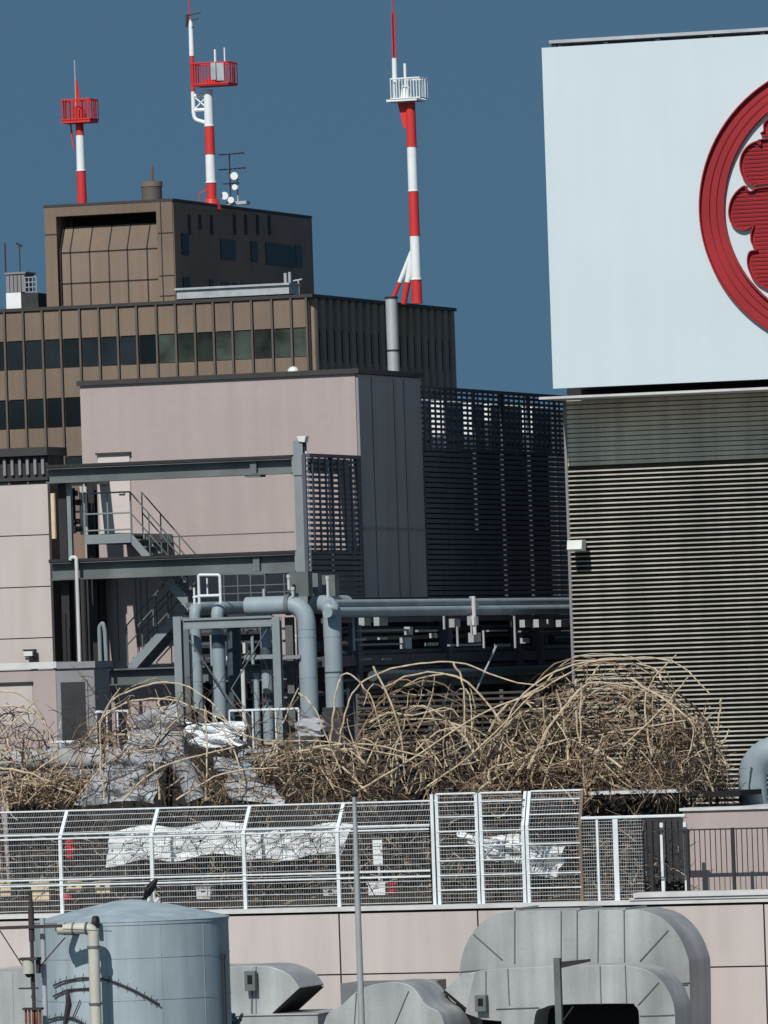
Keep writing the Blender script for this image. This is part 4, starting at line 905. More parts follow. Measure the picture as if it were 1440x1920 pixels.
sheet([(560, 1345), (610, 1350), (612, 1380), (560, 1385)], 5.0, 'small pale sheet at the foot of the large blue pipe', 'cloth2', 9, .2, lean=-.3)
# silver bent duct under the arch
c = [P(*q, 2.7) for q in ((315, 1402), (345, 1440), (368, 1500))]
b = MB(); b.smooth = True; b.tube(bend([c[0] + V((-.25, .3, -.1)), c[0], c[1], c[2]], .25), .22, 16); tag(b.build('silver_duct', 'cloth2'), 'short bent silver duct lying under the left vine arch', 'duct')
# horizontal fat pipes on terrace
z = P(50, 1425, 7).z; b = MB(); b.tube([(P(-60, 1425, 7).x, 7, z), (P(345, 1425, 7).x, 7, z)], .24, 18)
o = tag(b.build('floor_pipe', 'cloth2'), 'fat grey horizontal pipe behind the left vine mounds', 'pipe')
z = P(500, 1420, 7).z; b = MB(); b.tube([(P(452, 1420, 7).x, 7, z), (P(512, 1420, 7).x, 7, z)], .2, 18)
tag(b.build('floor_pipe', 'pipe'), 'short fat blue grey pipe end below the pipe rack', 'pipe')
# white low rail at hut foot & under rack
for k, (l, r, q, y, lab) in enumerate(((95, 150, 1392, 8, 'pale kerb plank at the foot of the charcoal door'), (180, 240, 1335, 9, 'thin white rail right of the pink hut'), (430, 560, 1333, 11, 'thin white rail below the pipe rack'))):
    a = P(l, q, y); e = P(r, q, y); b = MB(); b.tube([(a.x, y, a.z), (e.x, y, a.z)], .03, 6)
    for i in range(4): x = a.x + (e.x - a.x) * i / 3; b.tube([(x, y, a.z), (x, y, ZF)], .022, 6)
    tag(b.build('low_rail', 'wirew'), lab, 'rail', 'low white rails')
b = MB(); q = rect(590, 1380, 640, 1500, 12)
# plinth blocks at pipe feet
for k, (l, t, r, bt, y, lab) in enumerate(((552, 1372, 612, 1500, YR, 'grey plinth under the nearer large blue pipe'), (600, 1326, 655, 1500, YR + .6, 'grey plinth under the farther large blue pipe'))):
    q = rect(l, t, r, bt, y); b = MB(); b.box(q[0], q[1], y - .35, y + .35, ZF, q[3]); b.box(q[0] + .05, q[1] - .05, y - .4, y - .351, ZF, q[3] - .1)
    tag(b.build('pipe_plinth', 'dgrey', None, .02), lab, 'plinth', 'pipe plinths')
# clutter behind the fence
def crate(l, t, r, bt, y, mt, lab, cat='crate', name='crate', group=None):
    q = rect(l, t, r, bt, y); o = thing(name, lab, cat, (q[0], y, q[2]), group)
    b = MB(); b.box(q[0], q[1], y, y + .35, q[2], q[3] - .04); b.build('body', mt, o, .012)
    b = MB(); b.box(q[0] - .02, q[1] + .02, y - .02, y + .37, q[3] - .04, q[3]); b.build('rim', mt, o)
    b = MB(); xm = (q[0] + q[1]) / 2; b.box(xm - .05, xm + .05, y - .012, y - .001, q[3] - .12, q[3] - .08); b.build('handle_slot', 'joint', o)
    return o
G = 'cream crates behind the fence'
crate(0, 1652, 20, 1680, 1.5, 'yellow', 'cream crate at the very left edge behind the fence', group=G)
crate(58, 1652, 92, 1688, 1.5, 'yellow', 'largest cream crate, left of the first fence post in view', group=G)
crate(124, 1652, 153, 1672, 1.5, 'yellow', 'cream crate just right of the leftmost fence post', group=G)
crate(178, 1652, 206, 1676, 1.5, 'yellow', 'cream crate behind the tank roof left slope', group=G)
crate(368, 1662, 394, 1700, 1.5, 'whitecap', 'dull beige crate right of the crow', group=G)
crate(606, 1662, 632, 1698, 1.6, 'whitecap', 'pale upright box left of the fourth fence post', group=G)
crate(690, 1655, 722, 1690, 1.3, 'cloth', 'white ribbed storage box right of the lamp pole', 'box', 'storage_box')
q = rect(699, 1575, 717, 1622, 1.4); b = MB(); b.box(q[0], q[1], 1.4, 1.44, q[2], q[3]); b.box((q[0] + q[1]) / 2 - .02, (q[0] + q[1]) / 2 + .02, 1.445, 1.5, ZF, q[2] + .1)
tag(b.build('white_board', 'mwhite', None, .004), 'narrow upright white board on a stake behind the fence', 'board')
for (l, t, r, bt, lab) in ((122, 1578, 140, 1612, 'red hanging cloth beside the leftmost fence post'), (112, 1672, 134, 1706, 'red plastic bag low behind the leftmost fence post'), (728, 1650, 742, 1672, 'small red rag right of the white storage box')):
    sheet([(l, t), (r, t), (r - 2, bt), (l + 2, bt)], 1.3, lab, 'redp', l, .12, 'cloth', 'red_cloth', 'red cloths behind the fence', 8, 8)
# low twigs & ground litter between fence and wall
def twigs_front(x0p, x1p, t, bt, y, n, label, seed):
    R = random.Random(seed); b = MB()
    for i in range(n):           # bare forked branches hanging against the sheets
        q = P(R.uniform(x0p, x1p), R.uniform(t, bt), y + R.uniform(-.1, .1)); a = R.uniform(-3.1, 3.1); pts = [q]; L = R.uniform(.3, 1.3) / 6
        for j in range(6): a += R.uniform(-.4, .4); q = q + V((math.cos(a) * L, R.uniform(-.03, .03), math.sin(a) * L)); q.z = max(q.z, ZF + .1); pts.append(q)
        r = R.uniform(.006, .014); b.tube(pts, [r * (1 - .12 * j) for j in range(7)], 5, False)
        for k in (2, 4):
            d = V((R.uniform(-.3, .3), 0, R.uniform(-.25, .25))); b.tube([pts[k], pts[k] + d * .5 + V((0, 0, .03)), pts[k] + d], [r * .6, r * .5, r * .3], 4, False)
    tag(b.build('bare_branches', ('twig', 'cane')[seed % 2]), label, 'branch')
twigs_front(210, 640, 1530, 1610, 1.05, 36, 'dark bare branches hanging across the two long white cloths', 50)
twigs_front(850, 1070, 1550, 1640, 1.1, 22, 'dark bare branches hanging across the crumpled white sheets', 52)
twigs_front(140, 540, 1320, 1500, 2.0, 120, 'dark bare branches crossing the grey sheets under the left arch', 54)
twigs_front(130, 540, 1340, 1500, 1.8, 80, 'brown bare branches crossing the grey sheets under the left arch', 55)
twigs_front(0, 200, 1290, 1480, 3.2, 40, 'dark bare branches in front of the pink hut', 56)
twigs_front(500, 1250, 1330, 1500, 1.8, 90, 'brown bare branches along the front of the middle vine mounds', 57)
def litter(x0p, x1p, n, label, seed, t=1520, bt=1700, y0=.5, y1=4.5, w=(.45, .3)):
    R = random.Random(seed); o = thing('dry_shrub', label, 'shrub', (P((x0p + x1p) / 2, 1690, 2).x, 2, ZF), 'dry shrubs behind the fence')
    mbs = [MB(), MB(), MB()]
    for i in range(n):
        y = R.uniform(y0, y1); q = P(R.uniform(x0p, x1p), t + (bt - t) * R.random() ** .7, y); q.z = max(q.z, ZF + .05); a = R.uniform(0, 6.28); L = R.uniform(.1, .6); el = R.gauss(.2, .6)
        dv = V((math.cos(a) * math.cos(el), math.sin(a) * .3, math.sin(el))) * L; e = q + dv; e.z = max(e.z, ZF + .02)
        k = 0 if R.random() < .16 else (1 if R.random() < .3 else 2); r = R.uniform(.004, .012)
        mbs[k].tube([q, q + dv * .5 + V((R.uniform(-.05, .05), 0, R.uniform(-.05, .05))), e], [r, r * .8, r * .5], 4, False)
    for k, (mb, nm_) in enumerate(zip(mbs, ('pale_twigs', 'brown_twigs', 'dark_twigs'))):
        if mb.f: mb.build(nm_, ('straw', 'cane', 'twig')[k], o)
    b = MB()
    for i in range(n // 2):
        y = R.uniform(1, y1); q = P(R.uniform(x0p, x1p), bt - (bt - t) * .7 * R.random() ** 1.6, y); q.z = max(q.z, ZF + .05); s = R.uniform(.02, .07); a = R.uniform(0, 6.28); k = len(b.v)
        d1 = V((math.cos(a), math.sin(a), R.uniform(-.6, .6))) * s; d2 = V((-math.sin(a), math.cos(a), R.uniform(-1, 1))) * s * .7
        b.v += [tuple(q - d1), tuple(q + d2), tuple(q + d1), tuple(q - d2)]; b.face((k, k + 1, k + 2, k + 3))
    b.build('leaves', ['leafd', 'brownl', 'cane'][seed % 3], o)
for i, (a, c_, n, lab) in enumerate(((-40, 200, 500, 'dark leafy shrub behind the fence at the left edge'), (200, 420, 420, 'dry shrub below the left white cloth, by the crow'), (420, 640, 600, 'bushy dry shrub between the second and fourth fence posts'), (640, 820, 420, 'sparse dry shrub around the white upright board'),
                                 (820, 1000, 420, 'dry shrub behind the first gate panels'), (1000, 1200, 520, 'dry shrub behind the last gate panel and side mesh'), (1110, 1290, 420, 'dark twigs behind the narrow mesh at the right'))):
    litter(a, c_, n, lab, i + 20)

# ================================================================== MESH FENCES
YF = .25
def fz(px, py): return P(px, py, YF).z
ZK = fz(460, 1561) ; ZT_ = ZK + .56
fe = thing('mesh_fence', 'white mesh fence with inward bent post tops along the pink parapet', 'fence', (0, YF, ZL))
postx = [P(p, 1640, YF).x for p in (-230, -57, 115, 286, 459, 635)]
xend = P(808, 1640, YF).x
def fprof(t):                        # t height -> (y, z): bent inward above ZK
    return (YF, t) if t <= ZK else (YF + (t - ZK) * .85, t)
for x in postx:
    b = MB(); yt, zt = fprof(ZT_); b.bar((x, YF, ZL), (x, YF, ZK), .075, .06, (0, 1, 0)); b.bar((x, YF, ZK - .02), (x, yt, zt), .075, .06, (0, 1, 0)); b.build('post', 'wirew', fe)
def wires(xa, xb, zb, zt, prof, hstep, vstep, rh, rv, R):
    b = MB(); z = zb
    while z <= zt: 
        y, zz_ = prof(z); n = max(2, int((xb - xa) / .6)); pts = [(xa + (xb - xa) * i / n, y - .01, zz_ + R.uniform(-.006, .006)) for i in range(n + 1)]
        b.tube(pts, rh * R.uniform(.75, 1.2), 4, False); z += hstep * R.uniform(.92, 1.08)
    x = xa
    while x < xb:
        p0, pk, p1 = prof(zb), prof(min(zt, ZK)), prof(zt); b.tube([(x, p0[0], p0[1]), (x, pk[0], pk[1]), (x, p1[0], p1[1])], rv, 4, False); x += vstep
    return b
allx = postx + [xend]; R0 = random.Random(3)
for i in range(len(allx) - 1):
    wires(allx[i], allx[i + 1], ZL + .05, ZT_, fprof, .12, .055, .009, .0022, R0).build('wire_mesh', 'wire', fe)
for z in (ZL + .6, ZL + .72, ZK - .03, ZK + .06, ZT_):
    y, zz_ = fprof(z); b = MB(); b.tube([(allx[0], y - .03, zz_), (xend, y - .03, zz_)], .02, 6); b.build('rail', 'wirew', fe)
# gate panels
ge = thing('gate_fence', 'taller white mesh gate panels with ladder-like rails, right of the bent post fence', 'fence', (xend, YF, ZL))
gz = P(900, 1487, YF).z
def tilt(z): k = ZK + .3; return (YF, z)
for px in (813, 822, 896, 904): x = P(px, 1600, YF).x; b = MB(); b.box(x - .035, x + .035, YF - .03, YF + .03, ZL, gz); b.build('post', 'wirew', ge)
for px in (982, 990, 1089):
    x = P(px, 1600, YF).x; b = MB(); yt, zt = fprof(gz); b.bar((x, YF, ZL), (x, YF, ZK), .07, .06, (0, 1, 0)); b.bar((x, YF, ZK - .02), (x, yt * .6, zt), .07, .06, (0, 1, 0)); b.build('post', 'wirew' if px < 1080 else 'brown', ge)
xs = [P(p, 1600, YF).x for p in (822, 896, 904, 982, 990, 1089)]
for i in (0, 2, 4):
    pf = (lambda z: (YF, z)) if i < 4 else (lambda z: (YF if z <= ZK else YF + (z - ZK) * .5, z))
    wires(xs[i], xs[i + 1], ZL + .05, gz - .02, pf, .085, .06, .006, .0024, R0).build('wire_mesh', 'wire', ge)
    b = MB(); z = ZL + .3
    while z < gz + .02: y, q = pf(z); b.tube([(xs[i], y - .03, q), (xs[i + 1], y - .03, q)], .016, 6); z += .31
    y, q = pf(gz); b.tube([(xs[i], y - .03, q), (xs[i + 1], y - .03, q)], .022, 6); b.build('rail', 'wirew', ge)
# narrow mesh right
ne = thing('side_mesh', 'fine white mesh panel with pale posts between gate and dark railing', 'fence', (P(1150, 1690, YF).x, YF, ZL))
xa = P(1092, 1600, YF).x; xb = P(1206, 1600, YF).x; zt = P(1180, 1532, YF).z
wires(xa, xb, ZL + .04, zt, lambda z: (YF, z), .075, .05, .006, .003, R0).build('wire_mesh', 'wire', ne)
for px, w in ((1122, .05), (1156, .11)): x = P(px, 1610, YF).x; b = MB(); b.box(x - w / 2, x + w / 2, YF - .03, YF + .02, ZL, zt); b.build('post', 'wirew', ne)
b = MB(); b.tube([(xa, YF - .02, zt), (P(1285, 1530, YF).x, YF - .02, zt)], .035, 6); b.build('top_rail', 'wirew', ne)
# right wall block + dark railing
YK = 1.6
q = rect(1283, 1507, 1900, 1700, YK)
kb = thing('parapet_block', 'pink block with pale coping behind the dark railing at the right edge', 'wall', (q[0], YK, ZF))
b = MB(); b.box(q[0], q[1], YK, YK + 4, ZF, q[3] - .06); b.build('wall', 'pink', kb)
b = MB(); b.box(q[0] - .06, q[1], YK - .06, YK + 4, q[3] - .06, q[3]); b.build('coping', 'whitecap', kb)
rl = thing('iron_railing', 'dark iron railing with thin upright bars in front of the pink block', 'railing', (q[0], .5, ZL))
zb = P(1320, 1655, .5).z; zt = P(1320, 1554, .5).z; xa = P(1205, 1600, .5).x; xb = P(1560, 1600, .5).x; zm = P(1320, 1643, .5).z
b = MB(); b.box(xa, xb, .47, .53, zt - .03, zt); b.box(xa, xb, .485, .515, zm - .02, zm); b.build('rail', 'iron', rl)
b = MB(); x = xa
while x < xb: b.box(x - .008, x + .008, .49, .51, zm, zt - .03); x += .115
b.build('baluster', 'iron', rl)
for px in (1205, 1222, 1289, 1375, 1470): x = P(px, 1600, .5).x; b = MB(); b.box(x - .03, x + .03, .46, .54, ZL - .02, zt + .01); b.build('post', 'iron', rl)
for px in (1240, 1284): x = P(px, 1600, .5).x; b = MB(); b.box(x - .035, x + .035, .55, .62, ZL, zt + .15); b.build('post', 'wirew', rl)
xq = P(1190, 1668, 0).x; b = MB(); b.box(xq, XC, -.12, .45, ZL + .06, ZL + .16); b.box(xq - .1, XC, -.08, .45, ZL + .002, ZL + .05); tag(b.build('kerb_step', 'whitecap'), 'raised pale kerb ledge under the dark railing', 'ledge')
q = rect(1206, 1535, 1283, 1665, 1.9); b = MB(); b.box(q[0], q[1], 1.9, 2, ZF, q[3]); x = q[0] + .05
while x < q[1] - .05: b.box(x, x + .05, 1.84, 1.899, ZF, q[3] - .04); x += .14
tag(b.build('board_gate', 'dgrey'), 'dark boarded gate behind the railing, left of the pink block', 'gate')
q = rect(1105, 1484, 1388, 1496, 2.2)
cn = thing('canopy', 'flat black canopy slab with pale edge below the largest vine mound', 'canopy', (q[0], 2.2, q[2]))
b = MB(); b.box(q[0], q[1], 2.2, 4.8, q[2], q[3] - .03); b.build('slab', 'black', cn)
b = MB(); b.box(q[0], q[1] - 1.3, 2.15, 4.8, q[3] - .03, q[3] + .04); b.build('edge', 'whitecap', cn)
for i in range(3): x = q[0] + .1 + i * 1.0; b = MB(); b.box(x, x + .07, 4.5, 4.57, ZF, q[2]); b.build('leg', 'iron', cn)
# gooseneck vent at the right edge
YN = 4.0; c = P(1412, 1485, YN); zt = P(1440, 1408, YN).z; r = .33
gv = thing('gooseneck_vent', 'pale blue gooseneck vent curving out of the frame above the pink block', 'vent', (c.x, YN, c.z))
b = MB(); pts = [(c.x, YN, c.z - .8), (c.x, YN, c.z + .3)]; R_b = .58
pts += [(c.x + R_b - R_b * math.cos(t), YN, c.z + .3 + R_b * math.sin(t)) for t in [math.pi * i / 14 for i in range(1, 13)]]
b.tube(pts, .31, 20); b.build('bend', 'pipe', gv)
b = MB(); b.tube([pts[-1], V(pts[-1]) + (V(pts[-1]) - V(pts[-2])) * .05], .27, 20); b.build('mouth', 'black', gv)

# ================================================================== FOREGROUND ROOF AND THINGS ON IT
ZR = P(720, 1990, -6).z
b = MB(); b.box(XA - 5, XC + 5, -45, -.02, 0, ZR - .1); fb = thing('low_building', 'low flat roofed building below the frame carrying tank and ducts', 'building', (0, -20, 0)); b.build('wall', 'pink', fb)
b = MB(); b.box(XA - 5, XC + 5, -45, -.02, ZR - .1, ZR); b.build('roof', 'roof', fb)
# tank
YTK = -20.0; a = P(76, 1800, YTK); e = P(421, 1800, YTK); tr = (e - a).length / 2 * .99; cx = (a.x + e.x) / 2; 
vd = V((-math.sin(TH), math.cos(TH), 0)); zrim = P(250, 1724, YTK).z; zap = P(250, 1688, YTK).z
tk = thing('water_tank', 'large round blue grey tank with a shallow cone roof in the lower left', 'tank', (cx, YTK, ZR))
b = MB(); b.tube([(cx, YTK, ZR), (cx, YTK, zrim)], tr, 72, False); b.build('shell', 'tank', tk)
b = MB(); b.smooth = True; N2 = 72; k = len(b.v); b.v.append((cx, YTK, zap + .02))
rings = [(.15, .97), (.5, .62), (.9, .14), (1.012, .0)]
for rr, hh in rings:
    for i in range(N2): t = 2 * math.pi * i / N2; b.v.append((cx + tr * rr * math.cos(t), YTK + tr * rr * math.sin(t), zrim + (zap - zrim) * hh + .012))
for i in range(N2): b.face((0, 1 + i, 1 + (i + 1) % N2))
for q in range(3):
    for i in range(N2): a_ = 1 + q * N2 + i; c_ = 1 + q * N2 + (i + 1) % N2; b.face((a_, c_, c_ + N2, a_ + N2))
b.build('cone_roof', 'tank', tk)
b = MB(); b.tube([(cx, YTK, zrim - .05), (cx, YTK, zrim + .012)], tr + .012, 72); b.build('rim', 'tank', tk)
b = MB(); c = P(287, 1690, YTK); 
for i in range(5): b.tube([(c.x + rnd.uniform(-.1, .14), YTK + rnd.uniform(-.1, .1), zap - .06), (c.x + rnd.uniform(-.08, .12), YTK, zap + .02)], .035, 8)
b.build('roof_fitting', 'whitecap', tk)
b = MB()
for q in (1790, 1868): z = P(250, q, YTK).z; b.tube([(cx, YTK, z - .008), (cx, YTK, z + .008)], tr + .008, 72, False)
for a_ in (-150, -118, -84, -52, -22): t = R_(a_); b.tube([(cx + (tr + .001) * math.cos(t), YTK + (tr + .001) * math.sin(t), ZR), (cx + (tr + .001) * math.cos(t), YTK + (tr + .001) * math.sin(t), zrim)], .005, 6)
b.build('weld_seam', 'tank', tk)
# dark spiked tubes shaped as the shadow curves cast on the shell
def onshell(px, py, off):
    d = ray(px, py); o = CAM; fx_, fy_ = o.x - cx, o.y - YTK; A_ = d.x ** 2 + d.y ** 2; B_ = 2 * (fx_ * d.x + fy_ * d.y); C_ = fx_ ** 2 + fy_ ** 2 - (tr + off) ** 2
    disc = max(0, B_ * B_ - 4 * A_ * C_); return o + d * ((-B_ - math.sqrt(disc)) / (2 * A_))
b = MB()
for pts in (((100, 1848), (118, 1840), (150, 1834), (180, 1833), (215, 1841), (250, 1856), (280, 1872), (300, 1884)), ((100, 1868), (125, 1856), (172, 1853)), ((88, 1913), (110, 1907), (135, 1908), (150, 1915), (165, 1925))):
    w = [onshell(px, py, .05) for px, py in pts]; b.tube(w, .018, 6)
    for i in range(len(w) - 1):
        for s in (.2, .7):
            q = w[i].lerp(w[i + 1], s); b.tube([q - V((.03, 0, .06)), q + V((.02, -.02, .08))], .007, 4)
b.tube([onshell(125, 1855, .06), onshell(128, 1880, .06), onshell(120, 1925, .06)], [.03, .05, .03], 6)
b.tube([onshell(150, 1875, .05), onshell(136, 1908, .05)], .012, 5)
b.build('shadow_curve', 'pole', tk)
b = MB(); q = onshell(419, 1795, .05); b.tube([q, q + V((0, 0, -2.4))], .03, 6); b.tube([q + V((0, 0, -.02)), q + V((0, 0, .06))], .045, 6); b.build('side_conduit', 'iron', tk)
# crow
c = P(283, 1668, YTK); cw = thing('crow', 'black crow perched on the peak of the tank roof', 'crow', (c.x, YTK, zap))
s = 1 / 99.
def cp(dx, dz, dy=0): return V((c.x + dx * s, YTK + dy * s, c.z + dz * s))
b = MB(); b.smooth = True
b.tube([cp(-15, -17), cp(-11, -12), cp(-6, -5), cp(-1, 2), cp(4, 9), cp(8, 14), cp(11, 18), cp(14, 19.5)], [.015, .05, .075, .085, .075, .05, .042, .02], 14); body = b.build('body', 'bird', cw)
b = MB(); b.tube([cp(13, 19), cp(17, 18.5), cp(20, 17)], [.022, .016, .003], 8); b.build('beak', 'bird', cw)
b = MB(); b.prism([(cp(-8, 0).x, cp(-8, 0).z - .06), (cp(-8, 0).x - .11, cp(0, -19).z), (cp(-8, 0).x - .07, cp(0, -19).z), (cp(-8, 0).x + .05, cp(0, -10).z)], YTK - .03, YTK + .03); b.build('tail', 'bird', cw)
for sy in (-1, 1):
    b = MB(); b.smooth = True; b.tube([cp(4, 8, sy * 6), cp(-3, 0, sy * 8), cp(-12, -12, sy * 4), cp(-15, -17, sy * 2)], [.02, .04, .025, .006], 8); b.build('wing', 'bird', cw)
    b = MB(); b.tube([cp(1, -4, sy * 3), cp(2, -14, sy * 3), V((cp(1, 0).x, YTK + sy * .03, zap + .02)), V((cp(7, 0).x, YTK + sy * .03, zap + .015))], .008, 6); b.build('leg', 'bird', cw)
# cream gooseneck pipe in front of the tank
YC = -22.35; px_ = lambda x_, y_: P(x_, y_, YC)
a = px_(178, 1850); tp = px_(150, 1741)
cp_ = thing('cream_pipe', 'cream painted pipe rising in front of the tank and bending left', 'pipe', (a.x, YC, ZR))
b = MB(); b.tube(bend([(a.x, YC, ZR), (a.x, YC, tp.z), (px_(112, 1741).x, YC - .1, tp.z)], .14), .105, 18); b.build('run', 'cream', cp_)
b = MB()
for q in (1775, 1882): z = px_(178, q).z; b.tube([(a.x, YC, z - .02), (a.x, YC, z + .02)], .125, 18)
for q in (125, 141, 165): x = px_(q, 1741).x; b.tube([(x - .012, YC - .06, tp.z), (x + .012, YC - .06, tp.z)], .118, 18)
b.build('clamp', 'steel', cp_)
b = MB(); x = px_(112, 1745).x; b.tube(bend([(x + .02, YC - .1, tp.z), (x - .05, YC + .2, tp.z - .05), (px_(138, 1700).x, YC + .9, tp.z - .1), (px_(138, 1700).x, YC + .9, tp.z - .5)], .1), .07, 12); b.tube([(a.x - .02, YC + .3, tp.z + .1), (a.x - .1, YC + .3, tp.z + .1)], .12, 12); b.build('branch', 'iron', cp_)
# utility pole, left
YU = -26.0; pu = lambda x_, y_: P(x_, y_, YU)
c = pu(61, 1800); up = thing('utility_pole', 'dark slim utility pole with crossarm and a cream insulator can at the left edge', 'utility pole', (c.x, YU, ZR))
b = MB(); b.tube([(c.x, YU, ZR), (c.x, YU, pu(61, 1670).z)], .035, 10); b.tube([(c.x, YU, pu(61, 1765).z), (c.x, YU, pu(61, 1700).z)], .055, 10); b.build('pole', 'pole', up)
b = MB(); z = pu(61, 1739).z; b.bar((pu(-40, 1739).x, YU - .05, z), (pu(118, 1739).x, YU - .05, z + .02), .05, .06); z2 = pu(61, 1853).z; b.build('crossarm', 'pole', up); b = MB(); b.bar((pu(35, 1853).x, YU, z2), (pu(72, 1853).x, YU, z2), .03); b.build('crossarm', 'pole', up)
b = MB(); b.tube([pu(0, 1745), pu(43, 1812)], .012, 5); b.tube([pu(122, 1758), pu(75, 1812)], .012, 5); b.tube([pu(118, 1742), pu(210, 1746)], .007, 4); b.build('stay', 'pole', up)
b = MB(); q = rect(46, 1800, 68, 1825, YU); b.tube([((q[0] + q[1]) / 2, YU - .1, q[2]), ((q[0] + q[1]) / 2, YU - .1, q[3])], .11, 14); b.build('insulator', 'cream', up)
b = MB(); b.box(q[0] - .02, q[1] + .1, YU - .2, YU + .02, q[3] + .001, q[3] + .05); b.box(q[1] + .03, q[1] + .09, YU - .1, YU, q[2], q[3]); b.tube([((q[0] + q[1]) / 2, YU - .1, q[2] - .07), ((q[0] + q[1]) / 2, YU - .1, q[2])], [.03, .08], 10); b.build('bracket', 'pole', up)
b = MB(); q = rect(50, 1893, 83, 1960, YU)
for i in range(5): x = q[0] + (q[1] - q[0]) * (i + .5) / 5; b.tube([(x, YU - .1, q[2]), (x, YU - .1, q[3])], .025, 8)
b.build('rusty_pipes', 'rust', up)
b = MB(); b.box(q[0] - .01, q[1] + .01, YU - .16, YU - .02, q[3], q[3] + .04); b.build('cap', 'pole', up)
b = MB(); x = pu(51, 1760).x; b.tube([(x - .01, YU + .2, ZR), (x - .01, YU + .2, pu(51, 1745).z)], .03, 8); x = pu(75, 1830).x; b.tube([(x, YU + .2, ZR), (x, YU + .2, pu(75, 1722).z)], .05, 10); b.build('pale_conduit', 'sill', up)
# slim lamp pole centre
YO = -30.0; c = P(671, 1700, YO); zt = P(663, 1494, YO).z
lp_ = thing('lamp_pole', 'slim grey metal pole with a small ball top standing in front of the fence', 'pole', (c.x, YO, ZR))
b = MB(); b.tube([(c.x, YO, ZR), (c.x, YO, P(671, 1640, YO).z), (c.x, YO, zt)], [.062, .05, .035], 16); b.build('shaft', 'galv', lp_)
b = MB(); b.smooth = True; b.tube([(c.x, YO, zt), (c.x, YO, zt + .02), (c.x, YO, zt + .06), (c.x, YO, zt + .1), (c.x, YO, zt + .12)], [.03, .06, .075, .05, .01], 14); b.build('ball', 'iron', lp_)

# ---- big ducts
def ppoly(pts, y): return [(P(px, py, y).x, P(px, py, y).z) for px, py in pts]
def smoothpoly(pts, y, n=4, closed=False):
    w = [V((q[0], q[1])) for q in ppoly(pts, y)]; out = []
    for i in range(len(w) - 1):
        p0, p1, p2, p3 = w[max(i - 1, 0)], w[i], w[i + 1], w[min(i + 2, len(w) - 1)]
        for k in range(n):
            t = k / n; out.append(tuple(.5 * ((2 * p1) + (p2 - p0) * t + (2 * p0 - 5 * p1 + 4 * p2 - p3) * t * t + (3 * p1 - p0 - 3 * p2 + p3) * t ** 3)))
    out.append(tuple(w[-1])); return out
YD = -4.5
da = thing('arched_duct', 'largest galvanized duct arching like a bridge at the lower right', 'duct', (P(1100, 1990, YD).x, YD, ZR), 'galvanized ducts')
outer = smoothpoly([(862, 1990), (860, 1870), (862, 1815), (872, 1775), (893, 1740), (925, 1716), (960, 1709), (1060, 1707), (1190, 1706)], YD) + smoothpoly([(1196, 1706), (1235, 1718), (1268, 1748), (1288, 1790), (1293, 1830), (1294, 1990)], YD)
inner = smoothpoly([(1190, 1990), (1190, 1850), (1188, 1822), (1175, 1815), (1155, 1813), (980, 1816), (955, 1819), (950, 1840), (948, 1990)], YD)
b = MB(); b.prism(outer + inner, YD, YD + 1.5, 'y', True); b.build('body', 'galv', da, .015)
b = MB()
for (p, q) in (((965, 1709), (965, 1806)), ((1052, 1708), (1052, 1805)), ((1082, 1707), (1082, 1804)), ((1122, 1707), (1121, 1804)), ((1170, 1706), (1171, 1804)), ((1200, 1802), (1253, 1744)), ((1260, 1845), (1294, 1842)), ((942, 1800), (888, 1752)), ((1192, 1850), (1290, 1846)), ((862, 1822), (948, 1815))):
    a, e = P(*p, YD - .012), P(*q, YD - .012); b.bar(a, e, .02, .02, (0, 1, 0))
b.build('seam', 'seam', da)
b = MB()
for (p,) in (((965,)), ((1085,)), ((1170,))): a = P(p, 1707, YD); b.box(a.x - .03, a.x + .03, YD - .02, YD + 1.5, a.z + .002, a.z + .045)
b.build('flange', 'galv', da)
YE = -6.3
db = thing('arched_duct', 'smaller galvanized arched duct nested in front of the largest one', 'duct', (P(1100, 1990, YE).x, YE, ZR), 'galvanized ducts')
outer = smoothpoly([(872, 1900), (888, 1835), (900, 1820), (960, 1815), (1060, 1811), (1170, 1810)], YE) + smoothpoly([(1172, 1810), (1215, 1820), (1245, 1845), (1262, 1880), (1266, 1920), (1266, 1990)], YE)
inner = smoothpoly([(1198, 1990), (1198, 1905), (1190, 1886), (1175, 1882), (1050, 1884), (1020, 1890), (1003, 1905), (998, 1990)], YE)
b = MB(); b.prism(outer + inner + ppoly([(945, 1990), (940, 1915), (905, 1912)], YE), YE, YE + 1.15, 'y', True); b.build('body', 'galv', db, .015)
b = MB()
for (p, q) in (((952, 1816), (955, 1885)), ((911, 1820), (911, 1880)), ((1125, 1811), (1127, 1883)), ((1172, 1810), (1175, 1882)), ((1196, 1885), (1235, 1842)), ((1200, 1905), (1264, 1903)), ((930, 1892), (1010, 1889))):
    a, e = P(*p, YE - .012), P(*q, YE - .012); b.bar(a, e, .018, .018, (0, 1, 0))
b.build('seam', 'seam', db)
q = rect(905, 1880, 1200, 1990, YE + .9); b = MB(); b.box(q[0], q[1], YE + .9, YE + 1.1, ZR, q[3] - .02); b.build('shade_backing', 'black', db)  # black box stands in for the shade inside the duct opening
vb = lambda nm, lab, l, t, r, bt, y: None
def ventbox(l, t, r, bt, y, lab):
    q = rect(l, t, r, bt, y); o = thing('meter_box', lab, 'box', (q[0], y, q[2]), 'small grey boxes on the ducts')
    b = MB(); b.box(q[0], q[1], y, y + .15, q[2], q[3]); b.build('body', 'steel', o, .01)
    w, h = q[1] - q[0], q[3] - q[2]; b = MB(); b.box(q[0] + w * .3, q[0] + w * .75, y - .01, y - .001, q[2] + h * .35, q[3] - h * .2); b.build('window', 'black', o)
ventbox(890, 1866, 911, 1897, YE - .16, 'small grey box with black window at the left foot of the nested duct')
